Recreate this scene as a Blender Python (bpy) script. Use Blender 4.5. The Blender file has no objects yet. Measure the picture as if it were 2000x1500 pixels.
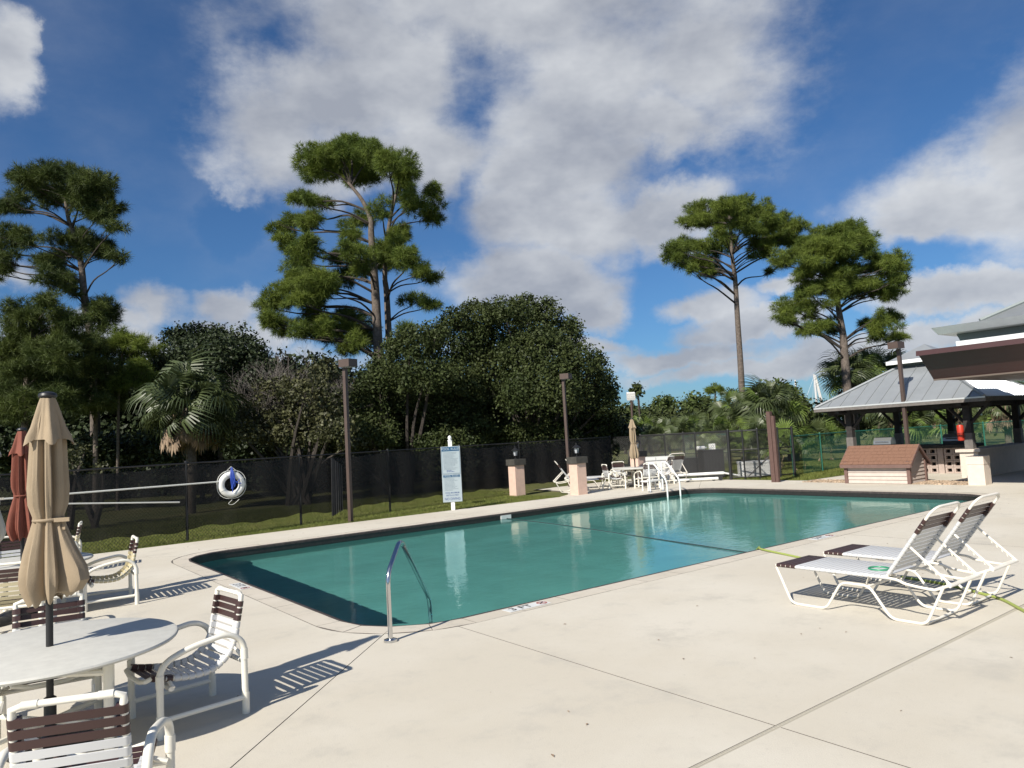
import bpy, bmesh, math, random
import numpy as np
from mathutils import Vector, Matrix, Euler

# ------------------------------------------------------------------ camera
S = bpy.context.scene
CAM_H, FOC = 1.75, 1420.0
_a = np.array([1.3197183, -0.0016901, -1.0]); _b = np.array([-0.7577465, -0.1190141, -1.0])
_up = np.cross(_a, _b); _up /= np.linalg.norm(_up)
if _up[1] < 0: _up = -_up
_fw = np.array([0, 0, -1.0]); _fh = _fw - _up * (_fw @ _up); _fh /= np.linalg.norm(_fh)
M3 = np.stack([np.cross(_fh, _up), _fh, _up])
cd = bpy.data.cameras.new('camera'); cam = bpy.data.objects.new('camera', cd)
S.collection.objects.link(cam); S.camera = cam
mw = Matrix([list(M3[0]) + [0], list(M3[1]) + [0], list(M3[2]) + [CAM_H], [0, 0, 0, 1]])
cam.matrix_world = mw
cd.sensor_fit = 'HORIZONTAL'; cd.sensor_width = 36.0; cd.lens = 36.0 * FOC / 2000.0
cd.clip_start = 0.05; cd.clip_end = 5000

def ray(px, py): return M3 @ np.array([(px - 1000) / FOC, -(py - 750) / FOC, -1.0])
def at(px, py, d):                      # a surveyed point: image bearing and its distance ahead in metres
    r = ray(px, py); p = r * (d / r[1]); return np.array([p[0], p[1], CAM_H + p[2]])
def gnd(px, py, z=0.0):
    r = ray(px, py); t = (z - CAM_H) / r[2]; return np.array([r[0] * t, r[1] * t, z])
ANG = math.atan2(0.60569, 0.79570)      # the pool's long side against the world X axis
UU = np.array([0.79570, 0.60569]); NN = np.array([-0.60569, 0.79570])
def P(u, v, z=0.0): return (u * UU[0] + v * NN[0], u * UU[1] + v * NN[1], z)

# ------------------------------------------------------------------ sun, exposure
SUN_AZ, SUN_EL = math.radians(216), math.radians(39)    # sun bearing clockwise from +Y
sl = bpy.data.lights.new('sun', 'SUN'); sl.energy = 4.6; sl.angle = math.radians(0.55); sl.color = (1.0, 0.94, 0.84)
sl.cycles.is_caustics_light = True
so = bpy.data.objects.new('sun', sl); S.collection.objects.link(so)
tosun = Vector((math.sin(SUN_AZ) * math.cos(SUN_EL), math.cos(SUN_AZ) * math.cos(SUN_EL), math.sin(SUN_EL)))
so.rotation_euler = tosun.to_track_quat('Z', 'Y').to_euler()
S.view_settings.view_transform = 'Standard'; S.view_settings.look = 'None'
S.view_settings.exposure = 0.5; S.view_settings.gamma = 1; S.view_settings.use_curve_mapping = False
S.render.engine = 'CYCLES'
S.cycles.max_bounces = 8; S.cycles.transparent_max_bounces = 24
S.cycles.caustics_reflective = False; S.cycles.caustics_refractive = True

# ------------------------------------------------------------------ sky with clouds
W = bpy.data.worlds.new('World'); S.world = W; W.use_nodes = True
nt = W.node_tree; nt.nodes.clear()
def nn(t, **k):
    n = nt.nodes.new(t)
    for a, b in k.items():
        if a == 'ins':
            for i, vv in b.items(): n.inputs[i].default_value = vv
        else: setattr(n, a, b)
    return n
def lk(a, b): nt.links.new(a, b)
def mth(op, a, b=None, c=None, clamp=False):
    n = nn('ShaderNodeMath', operation=op, use_clamp=clamp)
    for i, x in enumerate((a, b, c)):
        if x is None: continue
        if isinstance(x, (int, float)): n.inputs[i].default_value = x
        else: lk(x, n.inputs[i])
    return n.outputs[0]
def mapr(x, a, b, c=0.0, d=1.0, smooth=True):
    n = nn('ShaderNodeMapRange', interpolation_type='SMOOTHSTEP' if smooth else 'LINEAR')
    lk(x, n.inputs[0])
    for i, q in enumerate((a, b, c, d)): n.inputs[i + 1].default_value = q
    return n.outputs[0]
def mixc(f, a, b):
    n = nn('ShaderNodeMix', data_type='RGBA')
    for i, x in ((0, f), (6, a), (7, b)):
        if isinstance(x, (int, float)): n.inputs[i].default_value = x
        elif isinstance(x, tuple): n.inputs[i].default_value = x + (1,)
        else: lk(x, n.inputs[i])
    return n.outputs[2]
sky = nn('ShaderNodeTexSky', sky_type='NISHITA', sun_disc=False, sun_elevation=SUN_EL, sun_rotation=SUN_AZ,
         altitude=0, air_density=1.0, dust_density=0.6, ozone_density=3.0)
geo = nn('ShaderNodeTexCoord'); D = geo.outputs['Generated']
wob = nn('ShaderNodeTexNoise', ins={'Scale': 4.0, 'Detail': 8.0, 'Roughness': 0.62}); lk(D, wob.inputs['Vector'])
wv = nn('ShaderNodeVectorMath', operation='MULTIPLY_ADD'); lk(wob.outputs['Color'], wv.inputs[0]); wv.inputs[1].default_value = (.20, .20, .17)
ofs = nn('ShaderNodeVectorMath', operation='SUBTRACT'); lk(D, ofs.inputs[0]); ofs.inputs[1].default_value = (.10, .10, .085)
lk(ofs.outputs[0], wv.inputs[2]); DW = wv.outputs[0]
CL = [(650,190,250,150),(540,250,200,110),(800,130,280,190),(720,330,170,80),(1150,150,330,260),(1380,110,250,240),(1290,250,200,110),
      (1100,330,230,150),(1090,440,200,110),(880,330,130,140),(1000,30,560,150),(1300,410,150,75),(1040,560,230,85),(1150,610,100,55),
      (1390,590,120,45),(1430,645,140,45),(1560,640,80,38),(1910,400,220,120),(2050,330,170,190),(1790,455,110,55),(1900,600,190,40),
      (1330,702,260,34),(1500,730,330,30),(285,612,120,55),(50,568,95,45),(460,600,85,45),(200,655,150,40),(480,650,120,35),(0,95,52,95),
      (1080,690,260,36),(1750,690,260,32),(300,700,420,40),(1560,560,120,22),(1700,570,60,14)]
HL = [(905,180,50,130),(935,395,42,100),(1345,335,150,48),(560,50,80,70),(835,50,90,45),(1262,545,60,50),(1255,640,90,45),(1480,560,90,40),(1745,540,120,34),(1690,640,70,24),(1430,690,120,14),(470,420,60,60),(350,650,40,40)]
cur = None
for (cx, cy, rx, ry) in CL:
    c = Vector(ray(cx, cy)).normalized(); zz = Vector((0, 0, 1))
    r = c.cross(zz).normalized(); u = r.cross(c).normalized()
    mp = nn('ShaderNodeMapping', vector_type='TEXTURE'); lk(DW, mp.inputs['Vector'])
    mp.inputs['Location'].default_value = c
    mp.inputs['Rotation'].default_value = Matrix((r, u, -c)).transposed().to_euler()
    k = 1.12 / FOC
    mp.inputs['Scale'].default_value = (rx * k, ry * k, 0.5)
    g = nn('ShaderNodeTexGradient', gradient_type='SPHERICAL'); lk(mp.outputs[0], g.inputs[0])
    cur = g.outputs['Fac'] if cur is None else mth('SMOOTH_MAX', cur, g.outputs['Fac'], 0.08)
hol = None
for (cx, cy, rx, ry) in HL:
    c = Vector(ray(cx, cy)).normalized(); r = c.cross(Vector((0, 0, 1))).normalized(); u = r.cross(c).normalized()
    mp = nn('ShaderNodeMapping', vector_type='TEXTURE'); lk(DW, mp.inputs['Vector']); mp.inputs['Location'].default_value = c
    mp.inputs['Rotation'].default_value = Matrix((r, u, -c)).transposed().to_euler(); mp.inputs['Scale'].default_value = (rx*1.3/FOC, ry*1.3/FOC, 0.5)
    g = nn('ShaderNodeTexGradient', gradient_type='SPHERICAL'); lk(mp.outputs[0], g.inputs[0])
    hol = g.outputs['Fac'] if hol is None else mth('MAXIMUM', hol, g.outputs['Fac'])
sep = nn('ShaderNodeSeparateXYZ'); lk(D, sep.inputs[0])
def fbm(vec, sc, det, ro):
    n = nn('ShaderNodeTexNoise', ins={'Scale': sc, 'Detail': det, 'Roughness': ro}); lk(vec, n.inputs['Vector']); return n.outputs['Fac']
stz = nn('ShaderNodeVectorMath', operation='MULTIPLY'); lk(D, stz.inputs[0]); stz.inputs[1].default_value = (1, 1, 1.7)
SV = stz.outputs[0]
sh = nn('ShaderNodeVectorMath', operation='ADD'); lk(SV, sh.inputs[0]); sh.inputs[1].default_value = (.05, 0, .07)
n1 = fbm(SV, 4.2, 10, .60); m1_ = fbm(SV, 2.4, 6, .56); m2_ = fbm(sh.outputs[0], 2.4, 6, .56)
back = mapr(sep.outputs['Y'], 0.35, -0.15)                      # the same broken cloud goes on behind the viewer
backf = mth('MULTIPLY', back, mapr(fbm(SV, 2.2, 4, .5), .42, .7, 0, .5))
cur = mth('MAXIMUM', cur, backf)
field = mth('ADD', mth('SUBTRACT', cur, mth('MULTIPLY', hol, .31)), mth('MULTIPLY', mth('SUBTRACT', n1, .5), mapr(cur, 0.0, .18, 0.0, 1.75)))
alpha = mapr(field, -0.02, 0.66)
alpha = mth('MULTIPLY', alpha, mapr(sep.outputs['Z'], 0.005, 0.05))
lit = mth('ADD', mth('MULTIPLY', mth('SUBTRACT', m1_, m2_), 4.6), .60)
thick = mapr(cur, .25, .75, 0, .22)
litf = mth('SUBTRACT', lit, thick, clamp=True)
GB, WB = (2.6, 2.8, 3.25), (4.9, 5.05, 5.25)
ccol = mixc(litf, GB, WB)
skt = nn('ShaderNodeMix', data_type='RGBA', blend_type='MULTIPLY'); skt.inputs[0].default_value = 1
lk(sky.outputs[0], skt.inputs[6]); skt.inputs[7].default_value = (0.30, 0.48, 0.66) + (1,)
fin = mixc(mth('MULTIPLY', alpha, .95), skt.outputs[2], ccol)
bg = nn('ShaderNodeBackground'); lk(fin, bg.inputs[0]); bg.inputs[1].default_value = 0.1
ow = nn('ShaderNodeOutputWorld'); lk(bg.outputs[0], ow.inputs[0])
W.cycles.sampling_method = 'MANUAL'; W.cycles.sample_map_resolution = 512

# ------------------------------------------------------------------ materials
MATS = {}
def mat(name, col, rough=.6, metal=0.0, var=0.0, vscale=8.0, bump=0.0, bscale=40.0, spec=.5, island=0.0, col2=None, transl=0.0, detail=4):
    m = bpy.data.materials.new(name); m.use_nodes = True; t = m.node_tree; nd = t.nodes; L = t.links
    b = nd['Principled BSDF']; b.inputs['Roughness'].default_value = rough; b.inputs['Metallic'].default_value = metal
    b.inputs['Specular IOR Level'].default_value = spec; b.inputs['Base Color'].default_value = col + (1,)
    tc = nd.new('ShaderNodeTexCoord'); out = None
    if var or col2:
        n = nd.new('ShaderNodeTexNoise'); n.inputs['Scale'].default_value = vscale; n.inputs['Detail'].default_value = detail; n.inputs['Roughness'].default_value = .6
        L.new(tc.outputs['Object'], n.inputs['Vector'])
        r = nd.new('ShaderNodeValToRGB'); L.new(n.outputs['Fac'], r.inputs[0])
        c2 = col2 or tuple(min(1, c * (1 + var)) for c in col); c1 = col if col2 else tuple(c * (1 - var) for c in col)
        r.color_ramp.elements[0].position = .35; r.color_ramp.elements[1].position = .65
        r.color_ramp.elements[0].color = c1 + (1,); r.color_ramp.elements[1].color = c2 + (1,)
        out = r.outputs[0]
    if island:
        g = nd.new('ShaderNodeNewGeometry'); mr = nd.new('ShaderNodeMapRange'); L.new(g.outputs['Random Per Island'], mr.inputs[0])
        mr.inputs[3].default_value = 1 - island; mr.inputs[4].default_value = 1 + island
        mx = nd.new('ShaderNodeVectorMath'); mx.operation = 'SCALE'; L.new(mr.outputs[0], mx.inputs['Scale'])
        if out: L.new(out, mx.inputs[0])
        else: mx.inputs[0].default_value = col
        out = mx.outputs[0]
    if out: L.new(out, b.inputs['Base Color'])
    if bump:
        n = nd.new('ShaderNodeTexNoise'); n.inputs['Scale'].default_value = bscale; n.inputs['Detail'].default_value = 5
        L.new(tc.outputs['Object'], n.inputs['Vector'])
        bu = nd.new('ShaderNodeBump'); bu.inputs['Strength'].default_value = bump; bu.inputs['Distance'].default_value = .02
        L.new(n.outputs['Fac'], bu.inputs['Height']); L.new(bu.outputs[0], b.inputs['Normal'])
    if transl:
        tr = nd.new('ShaderNodeBsdfTranslucent'); ms = nd.new('ShaderNodeMixShader'); ms.inputs[0].default_value = transl
        if out: L.new(out, tr.inputs[0])
        else: tr.inputs[0].default_value = col + (1,)
        L.new(b.outputs[0], ms.inputs[1]); L.new(tr.outputs[0], ms.inputs[2]); L.new(ms.outputs[0], nd['Material Output'].inputs[0])
    MATS[name] = m; return m

mat('pvc', (.78, .75, .66), .38, var=.04, vscale=5)
mat('pvc_white', (.80, .80, .77), .35, var=.04, vscale=5)
mat('strap_white', (.58, .585, .59), .4, island=.05)
mat('strap_brown', (.055, .028, .026), .4, island=.15)
mat('strap_tan', (.52, .46, .30), .5, island=.06)
mat('alu', (.74, .70, .62), .4, metal=0.0, var=.05)
mat('table_top', (.56, .55, .50), .55, var=.05, vscale=14, bump=.05, bscale=60)
mat('canvas_tan', (.31, .24, .16), .85, var=.07, vscale=6, bump=.15, bscale=120)
mat('canvas_red', (.20, .062, .040), .85, var=.1, vscale=6, bump=.15, bscale=120)
mat('canvas_grey', (.50, .47, .40), .85, var=.07, vscale=6, bump=.15, bscale=120)
mat('black_metal', (.014, .014, .015), .45)
mat('black_plastic', (.02, .02, .022), .55, var=.3, vscale=9)
mat('steel', (.62, .62, .62), .16, metal=1.0)
mat('brown_paint', (.082, .056, .047), .5, var=.08, vscale=5)
mat('brown_head', (.085, .058, .048), .5, var=.06)
mat('fascia_brown', (.062, .027, .026), .38, var=.05, vscale=2)
mat('fascia_edge', (.17, .13, .11), .5)
mat('roof_white', (.80, .81, .80), .45, var=.05, vscale=3)
mat('wall_grey', (.22, .25, .25), .6, var=.04)
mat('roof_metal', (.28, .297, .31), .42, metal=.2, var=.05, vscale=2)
mat('roof_bright', (.52, .54, .55), .3, metal=.15, var=.04, vscale=2)  # paler roof metal: sun glint on the right face painted in; drip edge shares it
mat('timber_dark', (.030, .026, .025), .8, var=.25, vscale=12, bump=.4)
mat('timber_grey', (.15, .135, .125), .8, var=.15, vscale=12, bump=.4)
mat('stucco', (.66, .47, .38), .9, var=.05, vscale=6, bump=.6, bscale=45)
mat('stucco_pale', (.66, .57, .49), .9, var=.05, vscale=6, bump=.4, bscale=45)
mat('cap_dark', (.055, .052, .045), .8, var=.2, vscale=10, bump=.3)
mat('shingle', (.20, .105, .068), .95, var=.16, vscale=60, bump=.5, bscale=150, island=.14)
mat('siding', (.52, .44, .39), .7, var=.05, vscale=7, island=.03)
mat('shed_trim', (.16, .095, .08), .7, var=.1, vscale=12, bump=.3)
mat('post_brown', (.105, .06, .05), .7, var=.12, vscale=14, bump=.3)
mat('block', (.42, .34, .30), .85, var=.06, vscale=9, bump=.3)
mat('grill', (.30, .31, .31), .35, metal=.6)
mat('red', (.50, .045, .025), .4)
mat('blue', (.02, .07, .34), .5)
mat('rope_blue', (.02, .07, .42), .6, island=.3)
mat('foam_white', (.76, .75, .72), .5, var=.04, vscale=10, bump=.05)
mat('rope_white', (.62, .62, .58), .7)
mat('pole_white', (.66, .66, .62), .4)
mat('white_box', (.66, .66, .64), .5, var=.04, vscale=5)
mat('sign_white', (.36, .42, .45), .5, var=.02)
mat('sign_post', (.76, .77, .76), .45)
mat('sign_blue', (.008, .075, .17), .5)
mat('ink_blue', (.03, .06, .20), .6)
mat('ink_grey', (.13, .17, .21), .6)
mat('ink_black', (.03, .03, .03), .6)
mat('ink_red', (.40, .12, .10), .6)
mat('tile_white', (.72, .73, .72), .3)
mat('green_ring', (.02, .24, .12), .4)
mat('hose', (.30, .36, .09), .45)
mat('rope_dark', (.03, .05, .05), .6)
mat('tile_dark', (.028, .024, .023), .35, var=.25, vscale=18)
mat('lip_dark', (.055, .043, .04), .6, var=.35, vscale=22)
mat('plaster', (.225, .49, .46), .8, var=.08, vscale=1.2)
mat('glass_lamp', (.45, .47, .50), .15)
mat('chainlink', (.012, .013, .013), .5)
mat('chain_green', (.012, .085, .06), .5)
mat('post_green', (.018, .13, .09), .5)
mat('joint_dark', (.115, .10, .085), .9)
mat('gravel', (.36, .27, .19), .9, island=.5)
mat('bark_pine', (.13, .105, .088), .95, var=.3, vscale=9, bump=1.0, bscale=22)
mat('bark_dark', (.055, .045, .038), .95, var=.3, vscale=9, bump=.8, bscale=18)
mat('bark_palm', (.12, .095, .075), .95, var=.3, vscale=14, bump=1.0, bscale=22)
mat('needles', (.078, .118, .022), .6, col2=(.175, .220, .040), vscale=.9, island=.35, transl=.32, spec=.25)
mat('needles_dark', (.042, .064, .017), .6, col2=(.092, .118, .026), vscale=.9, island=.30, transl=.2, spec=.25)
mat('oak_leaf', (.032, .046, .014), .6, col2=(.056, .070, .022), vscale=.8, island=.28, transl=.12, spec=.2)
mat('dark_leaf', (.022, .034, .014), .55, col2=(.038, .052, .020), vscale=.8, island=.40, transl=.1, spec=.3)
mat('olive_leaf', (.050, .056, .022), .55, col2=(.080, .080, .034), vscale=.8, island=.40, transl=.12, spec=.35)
mat('far_leaf', (.055, .080, .020), .6, col2=(.095, .125, .034), vscale=.35, island=.35, transl=.2, spec=.3)
mat('twig', (.16, .14, .125), .9)
mat('frond', (.042, .062, .022), .45, col2=(.085, .108, .040), vscale=1.2, island=.15, transl=.2, spec=.5)
mat('frond_bright', (.11, .17, .035), .45, col2=(.16, .22, .05), vscale=1.2, island=.15, transl=.25, spec=.5)
mat('frond_dead', (.22, .15, .10), .9, col2=(.34, .25, .17), vscale=1.6, island=.2, transl=.15)
mat('grass_blade', (.125, .160, .034), .7, col2=(.19, .20, .058), vscale=1.6, island=.35, transl=.25, spec=.2)
mat('far_hull', (.6, .6, .6), .4)

def ground_mat(name, c1, c2, c3, s1, s2, bump, bs, stain=False):
    m = bpy.data.materials.new(name); m.use_nodes = True; t = m.node_tree; nd = t.nodes; L = t.links; b = nd['Principled BSDF']
    b.inputs['Roughness'].default_value = .9; b.inputs['Specular IOR Level'].default_value = .25
    tc = nd.new('ShaderNodeTexCoord')
    def nz(sc, det=6, ro=.6):
        n = nd.new('ShaderNodeTexNoise'); n.inputs['Scale'].default_value = sc; n.inputs['Detail'].default_value = det; n.inputs['Roughness'].default_value = ro
        L.new(tc.outputs['Object'], n.inputs['Vector']); return n.outputs['Fac']
    def rmp(f, a, b_, ca, cb):
        r = nd.new('ShaderNodeMapRange'); r.interpolation_type = 'SMOOTHSTEP'; L.new(f, r.inputs[0])
        for i, q in enumerate((a, b_, ca, cb)): r.inputs[i + 1].default_value = q
        return r.outputs[0]
    def mx(f, a, b_):
        n = nd.new('ShaderNodeMix'); n.data_type = 'RGBA'; L.new(f, n.inputs[0])
        for i, q in ((6, a), (7, b_)):
            if isinstance(q, tuple): n.inputs[i].default_value = q + (1,)
            else: L.new(q, n.inputs[i])
        return n.outputs[2]
    base = mx(rmp(nz(s1), .36, .64, 0, 1), c1, c2)
    base = mx(rmp(nz(s2, 8, .7), .50, .72, 0, .75), base, c3)
    base = mx(rmp(nz(s2*9, 6, .7), .52, .75, 0, .35), base, c3)
    if stain:
        n = nd.new('ShaderNodeTexNoise'); n.inputs['Scale'].default_value = 260; n.inputs['Detail'].default_value = 2
        L.new(tc.outputs['Object'], n.inputs['Vector'])
        base = mx(rmp(n.outputs['Fac'], .56, .72, 0, .5), base, tuple(x * .55 for x in c1))
        base = mx(rmp(nz(26, 3, .5), .70, .78, 0, .5), base, tuple(x * .6 for x in c1))
        # old water mark beside the near drain, at the right
        vm = nd.new('ShaderNodeVectorMath'); vm.operation = 'DISTANCE'; L.new(tc.outputs['Object'], vm.inputs[0]); vm.inputs[1].default_value = (7.45, 1.95, 0)
        ad = nd.new('ShaderNodeMath'); ad.operation = 'ADD'; L.new(vm.outputs['Value'], ad.inputs[0])
        nb = nd.new('ShaderNodeMath'); nb.operation = 'MULTIPLY'; L.new(nz(3, 4), nb.inputs[0]); nb.inputs[1].default_value = .5; L.new(nb.outputs[0], ad.inputs[1])
        base = mx(rmp(ad.outputs[0], .62, .74, .35, 0), base, tuple(x * .6 for x in c1))
    L.new(base, b.inputs['Base Color'])
    bu = nd.new('ShaderNodeBump'); bu.inputs['Strength'].default_value = bump; bu.inputs['Distance'].default_value = .01
    L.new(nz(bs, 5, .7), bu.inputs['Height']); L.new(bu.outputs[0], b.inputs['Normal'])
    MATS[name] = m; return m
mat('drain', (.46, .425, .35), .8)
ground_mat('deck', (.545, .50, .415), (.60, .56, .48), (.46, .43, .37), .35, 1.5, .25, 90, True)
ground_mat('coping', (.53, .48, .40), (.58, .53, .45), (.43, .40, .34), .6, 4, .5, 120, False)
ground_mat('lawn', (.10, .115, .036), (.14, .14, .05), (.15, .12, .06), .5, 5, .8, 30)

def water_mat():
    m = bpy.data.materials.new('pool_water'); m.use_nodes = True; t = m.node_tree; nd = t.nodes; L = t.links; nd.clear()
    o = nd.new('ShaderNodeOutputMaterial'); gl = nd.new('ShaderNodeBsdfGlass'); gl.inputs['Color'].default_value = (.80, .97, .95, 1)
    gl.inputs['Roughness'].default_value = 0.0; gl.inputs['IOR'].default_value = 1.33
    tc = nd.new('ShaderNodeTexCoord'); mp = nd.new('ShaderNodeMapping'); L.new(tc.outputs['Object'], mp.inputs[0]); mp.inputs['Scale'].default_value = (1, 1.6, 1)
    a = nd.new('ShaderNodeTexNoise'); a.inputs['Scale'].default_value = 7; a.inputs['Detail'].default_value = 3; L.new(mp.outputs[0], a.inputs['Vector'])
    b = nd.new('ShaderNodeTexNoise'); b.inputs['Scale'].default_value = 1.1; b.inputs['Detail'].default_value = 2; L.new(mp.outputs[0], b.inputs['Vector'])
    s = nd.new('ShaderNodeMath'); s.operation = 'MULTIPLY_ADD'; L.new(b.outputs['Fac'], s.inputs[0]); s.inputs[1].default_value = 2.0; L.new(a.outputs['Fac'], s.inputs[2])
    bu = nd.new('ShaderNodeBump'); bu.inputs['Strength'].default_value = .14; bu.inputs['Distance'].default_value = .02; L.new(s.outputs[0], bu.inputs['Height'])
    L.new(bu.outputs[0], gl.inputs['Normal']); L.new(gl.outputs[0], o.inputs[0]); MATS['water'] = m
water_mat()
def screen_mat():
    m = bpy.data.materials.new('wind_screen'); m.use_nodes = True; t = m.node_tree; nd = t.nodes; L = t.links
    b = nd['Principled BSDF']; b.inputs['Base Color'].default_value = (.007, .007, .007, 1); b.inputs['Roughness'].default_value = .9
    tr = nd.new('ShaderNodeBsdfTransparent'); ms = nd.new('ShaderNodeMixShader'); ms.inputs[0].default_value = .85
    L.new(tr.outputs[0], ms.inputs[1]); L.new(b.outputs[0], ms.inputs[2]); L.new(ms.outputs[0], nd['Material Output'].inputs[0])
    MATS['screen'] = m
screen_mat()

# ------------------------------------------------------------------ helpers
C = S.collection
class MB:
    def __init__(s): s.v = []; s.f = []
    def add(s, vs, fs):
        o = len(s.v); s.v += [tuple(map(float, x)) for x in vs]; s.f += [tuple(i + o for i in f) for f in fs]; return s
    def box(s, x0, x1, y0, y1, z0, z1):
        return s.add([(x0,y0,z0),(x1,y0,z0),(x1,y1,z0),(x0,y1,z0),(x0,y0,z1),(x1,y0,z1),(x1,y1,z1),(x0,y1,z1)],
                     [(3,2,1,0),(4,5,6,7),(0,1,5,4),(1,2,6,5),(2,3,7,6),(3,0,4,7)])
    def obox(s, c, sx, sy, sz, rz=0.0, rx=0.0, ry=0.0):
        m = Euler((rx, ry, rz)).to_matrix(); c = Vector(c)
        vs = [c + m @ Vector((x*sx/2, y*sy/2, z*sz/2)) for z in (-1, 1) for (x, y) in ((-1,-1),(1,-1),(1,1),(-1,1))]
        return s.add(vs, [(3,2,1,0),(4,5,6,7),(0,1,5,4),(1,2,6,5),(2,3,7,6),(3,0,4,7)])
    def tube(s, pts, r, n=8, caps=True):
        pts = [Vector(p) for p in pts]; k = len(pts); rs = r if isinstance(r, (list, tuple)) else [r] * k
        vs = []; prev = None
        for i, p in enumerate(pts):
            d = (pts[min(i+1, k-1)] - pts[max(i-1, 0)]).normalized()
            if prev is None:
                a = Vector((0, 0, 1)) if abs(d.z) < .9 else Vector((1, 0, 0)); x = d.cross(a).normalized()
            else: x = (prev - d * prev.dot(d)).normalized()
            prev = x; y = d.cross(x)
            for j in range(n):
                t = 2 * math.pi * j / n; vs.append(p + (x * math.cos(t) + y * math.sin(t)) * rs[i])
        fs = []
        for i in range(k-1):
            for j in range(n): fs.append((i*n+j, i*n+(j+1) % n, (i+1)*n+(j+1) % n, (i+1)*n+j))
        if caps: fs.append(tuple(range(n))[::-1]); fs.append(tuple((k-1)*n+j for j in range(n)))
        return s.add(vs, fs)
    def lathe(s, prof, n=24, c=(0,0,0)):
        vs = [(c[0]+r*math.cos(2*math.pi*j/n), c[1]+r*math.sin(2*math.pi*j/n), c[2]+z) for r, z in prof for j in range(n)]
        k = len(prof); fs = [(i*n+j, i*n+(j+1) % n, (i+1)*n+(j+1) % n, (i+1)*n+j) for i in range(k-1) for j in range(n)]
        fs.append(tuple(range(n))[::-1]); fs.append(tuple((k-1)*n+j for j in range(n)))
        return s.add(vs, fs)
    def poly(s, pts, z0, z1):
        n = len(pts); vs = [(p[0], p[1], z0) for p in pts] + [(p[0], p[1], z1) for p in pts]
        return s.add(vs, [tuple(range(n, 2*n)), tuple(range(n))[::-1]] + [(i, (i+1) % n, n+(i+1) % n, n+i) for i in range(n)])
    def torus(s, R, r, n=32, m=10, axis='Y', c=(0,0,0)):
        vs = []
        for i in range(n):
            a = 2*math.pi*i/n
            for j in range(m):
                b = 2*math.pi*j/m; q = R + r*math.cos(b); h = r*math.sin(b)
                p = (q*math.cos(a), h, q*math.sin(a)) if axis == 'Y' else (q*math.cos(a), q*math.sin(a), h)
                vs.append((c[0]+p[0], c[1]+p[1], c[2]+p[2]))
        return s.add(vs, [(i*m+j, ((i+1) % n)*m+j, ((i+1) % n)*m+(j+1) % m, i*m+(j+1) % m) for i in range(n) for j in range(m)])
    def mesh(s, name, smooth=True, ang=40):
        me = bpy.data.meshes.new(name); me.from_pydata(s.v, [], s.f)
        bm = bmesh.new(); bm.from_mesh(me); bmesh.ops.recalc_face_normals(bm, faces=bm.faces); bm.to_mesh(me); bm.free()
        if smooth:
            me.polygons.foreach_set('use_smooth', [True] * len(me.polygons)); me.set_sharp_from_angle(angle=math.radians(ang))
        return me
def obj(name, me, m, parent=None, loc=(0,0,0), rz=0.0, kind=None, **props):
    if isinstance(me, MB): me = me.mesh(name)
    if m is not None and not me.materials: me.materials.append(MATS[m] if isinstance(m, str) else m)
    o = bpy.data.objects.new(name, me); C.objects.link(o); o.location = loc; o.rotation_euler = (0, 0, rz)
    if parent: o.parent = parent
    if kind: o['kind'] = kind
    for k, v in props.items(): o[k] = v
    return o
def thing(name, label, cat, loc=(0,0,0), rz=0.0, group=None):
    o = bpy.data.objects.new(name, None); C.objects.link(o); o.location = loc; o.rotation_euler = (0, 0, rz)
    o.empty_display_size = .1; o['label'] = label; o['category'] = cat
    if group: o['group'] = group
    return o
def tag(o, label, cat, group=None):
    o['label'] = label; o['category'] = cat
    if group: o['group'] = group
    return o
def dup(root, loc, rz, label, group=None, swap=None, scale=None):
    r = root.copy(); C.objects.link(r); r.location = loc; r.rotation_euler = (0, 0, rz); r['label'] = label
    if group: r['group'] = group
    if scale: r.scale = (scale,) * 3
    def rec(src, dst):
        for ch in list(src.children):
            c = ch.copy(); C.objects.link(c); c.parent = dst
            if swap and ch.data and ch.data.materials and ch.data.materials[0] in swap:
                key = ch.data.name + '_' + swap[ch.data.materials[0]].name
                d2 = bpy.data.meshes.get(key)
                if d2 is None:
                    d2 = ch.data.copy(); d2.name = key; d2.materials[0] = swap[ch.data.materials[0]]
                c.data = d2
            rec(ch, c)
    rec(root, r); return r
def arc(cx, cy, r, a0, a1, n=8):
    return [(cx + r*math.cos(math.radians(a0+(a1-a0)*i/n)), cy + r*math.sin(math.radians(a0+(a1-a0)*i/n))) for i in range(n+1)]
def smooth_path(pts, n=6):                      # Catmull-Rom through pts
    pts = [Vector(p) for p in pts]; q = [pts[0]*2-pts[1]] + pts + [pts[-1]*2-pts[-2]]; out = []
    for i in range(1, len(q)-2):
        a, b, c, d = q[i-1:i+3]
        for k in range(n):
            t = k/n; out.append(.5*((2*b)+(c-a)*t+(2*a-5*b+4*c-d)*t*t+(3*b-a-3*c+d)*t**3))
    out.append(pts[-1]); return out
def fillet(pts, r, n=5):                        # rounded corners on a polyline
    pts = [Vector(p) for p in pts]; out = [pts[0]]
    for i in range(1, len(pts)-1):
        a, b, c = pts[i-1], pts[i], pts[i+1]; da = (a-b); dc = (c-b); l = min(r, da.length*.49, dc.length*.49)
        p0 = b + da.normalized()*l; p1 = b + dc.normalized()*l
        for k in range(n+1):
            t = k/n; out.append(p0*(1-t)**2 + b*2*t*(1-t) + p1*t*t)
    out.append(pts[-1]); return out
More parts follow.
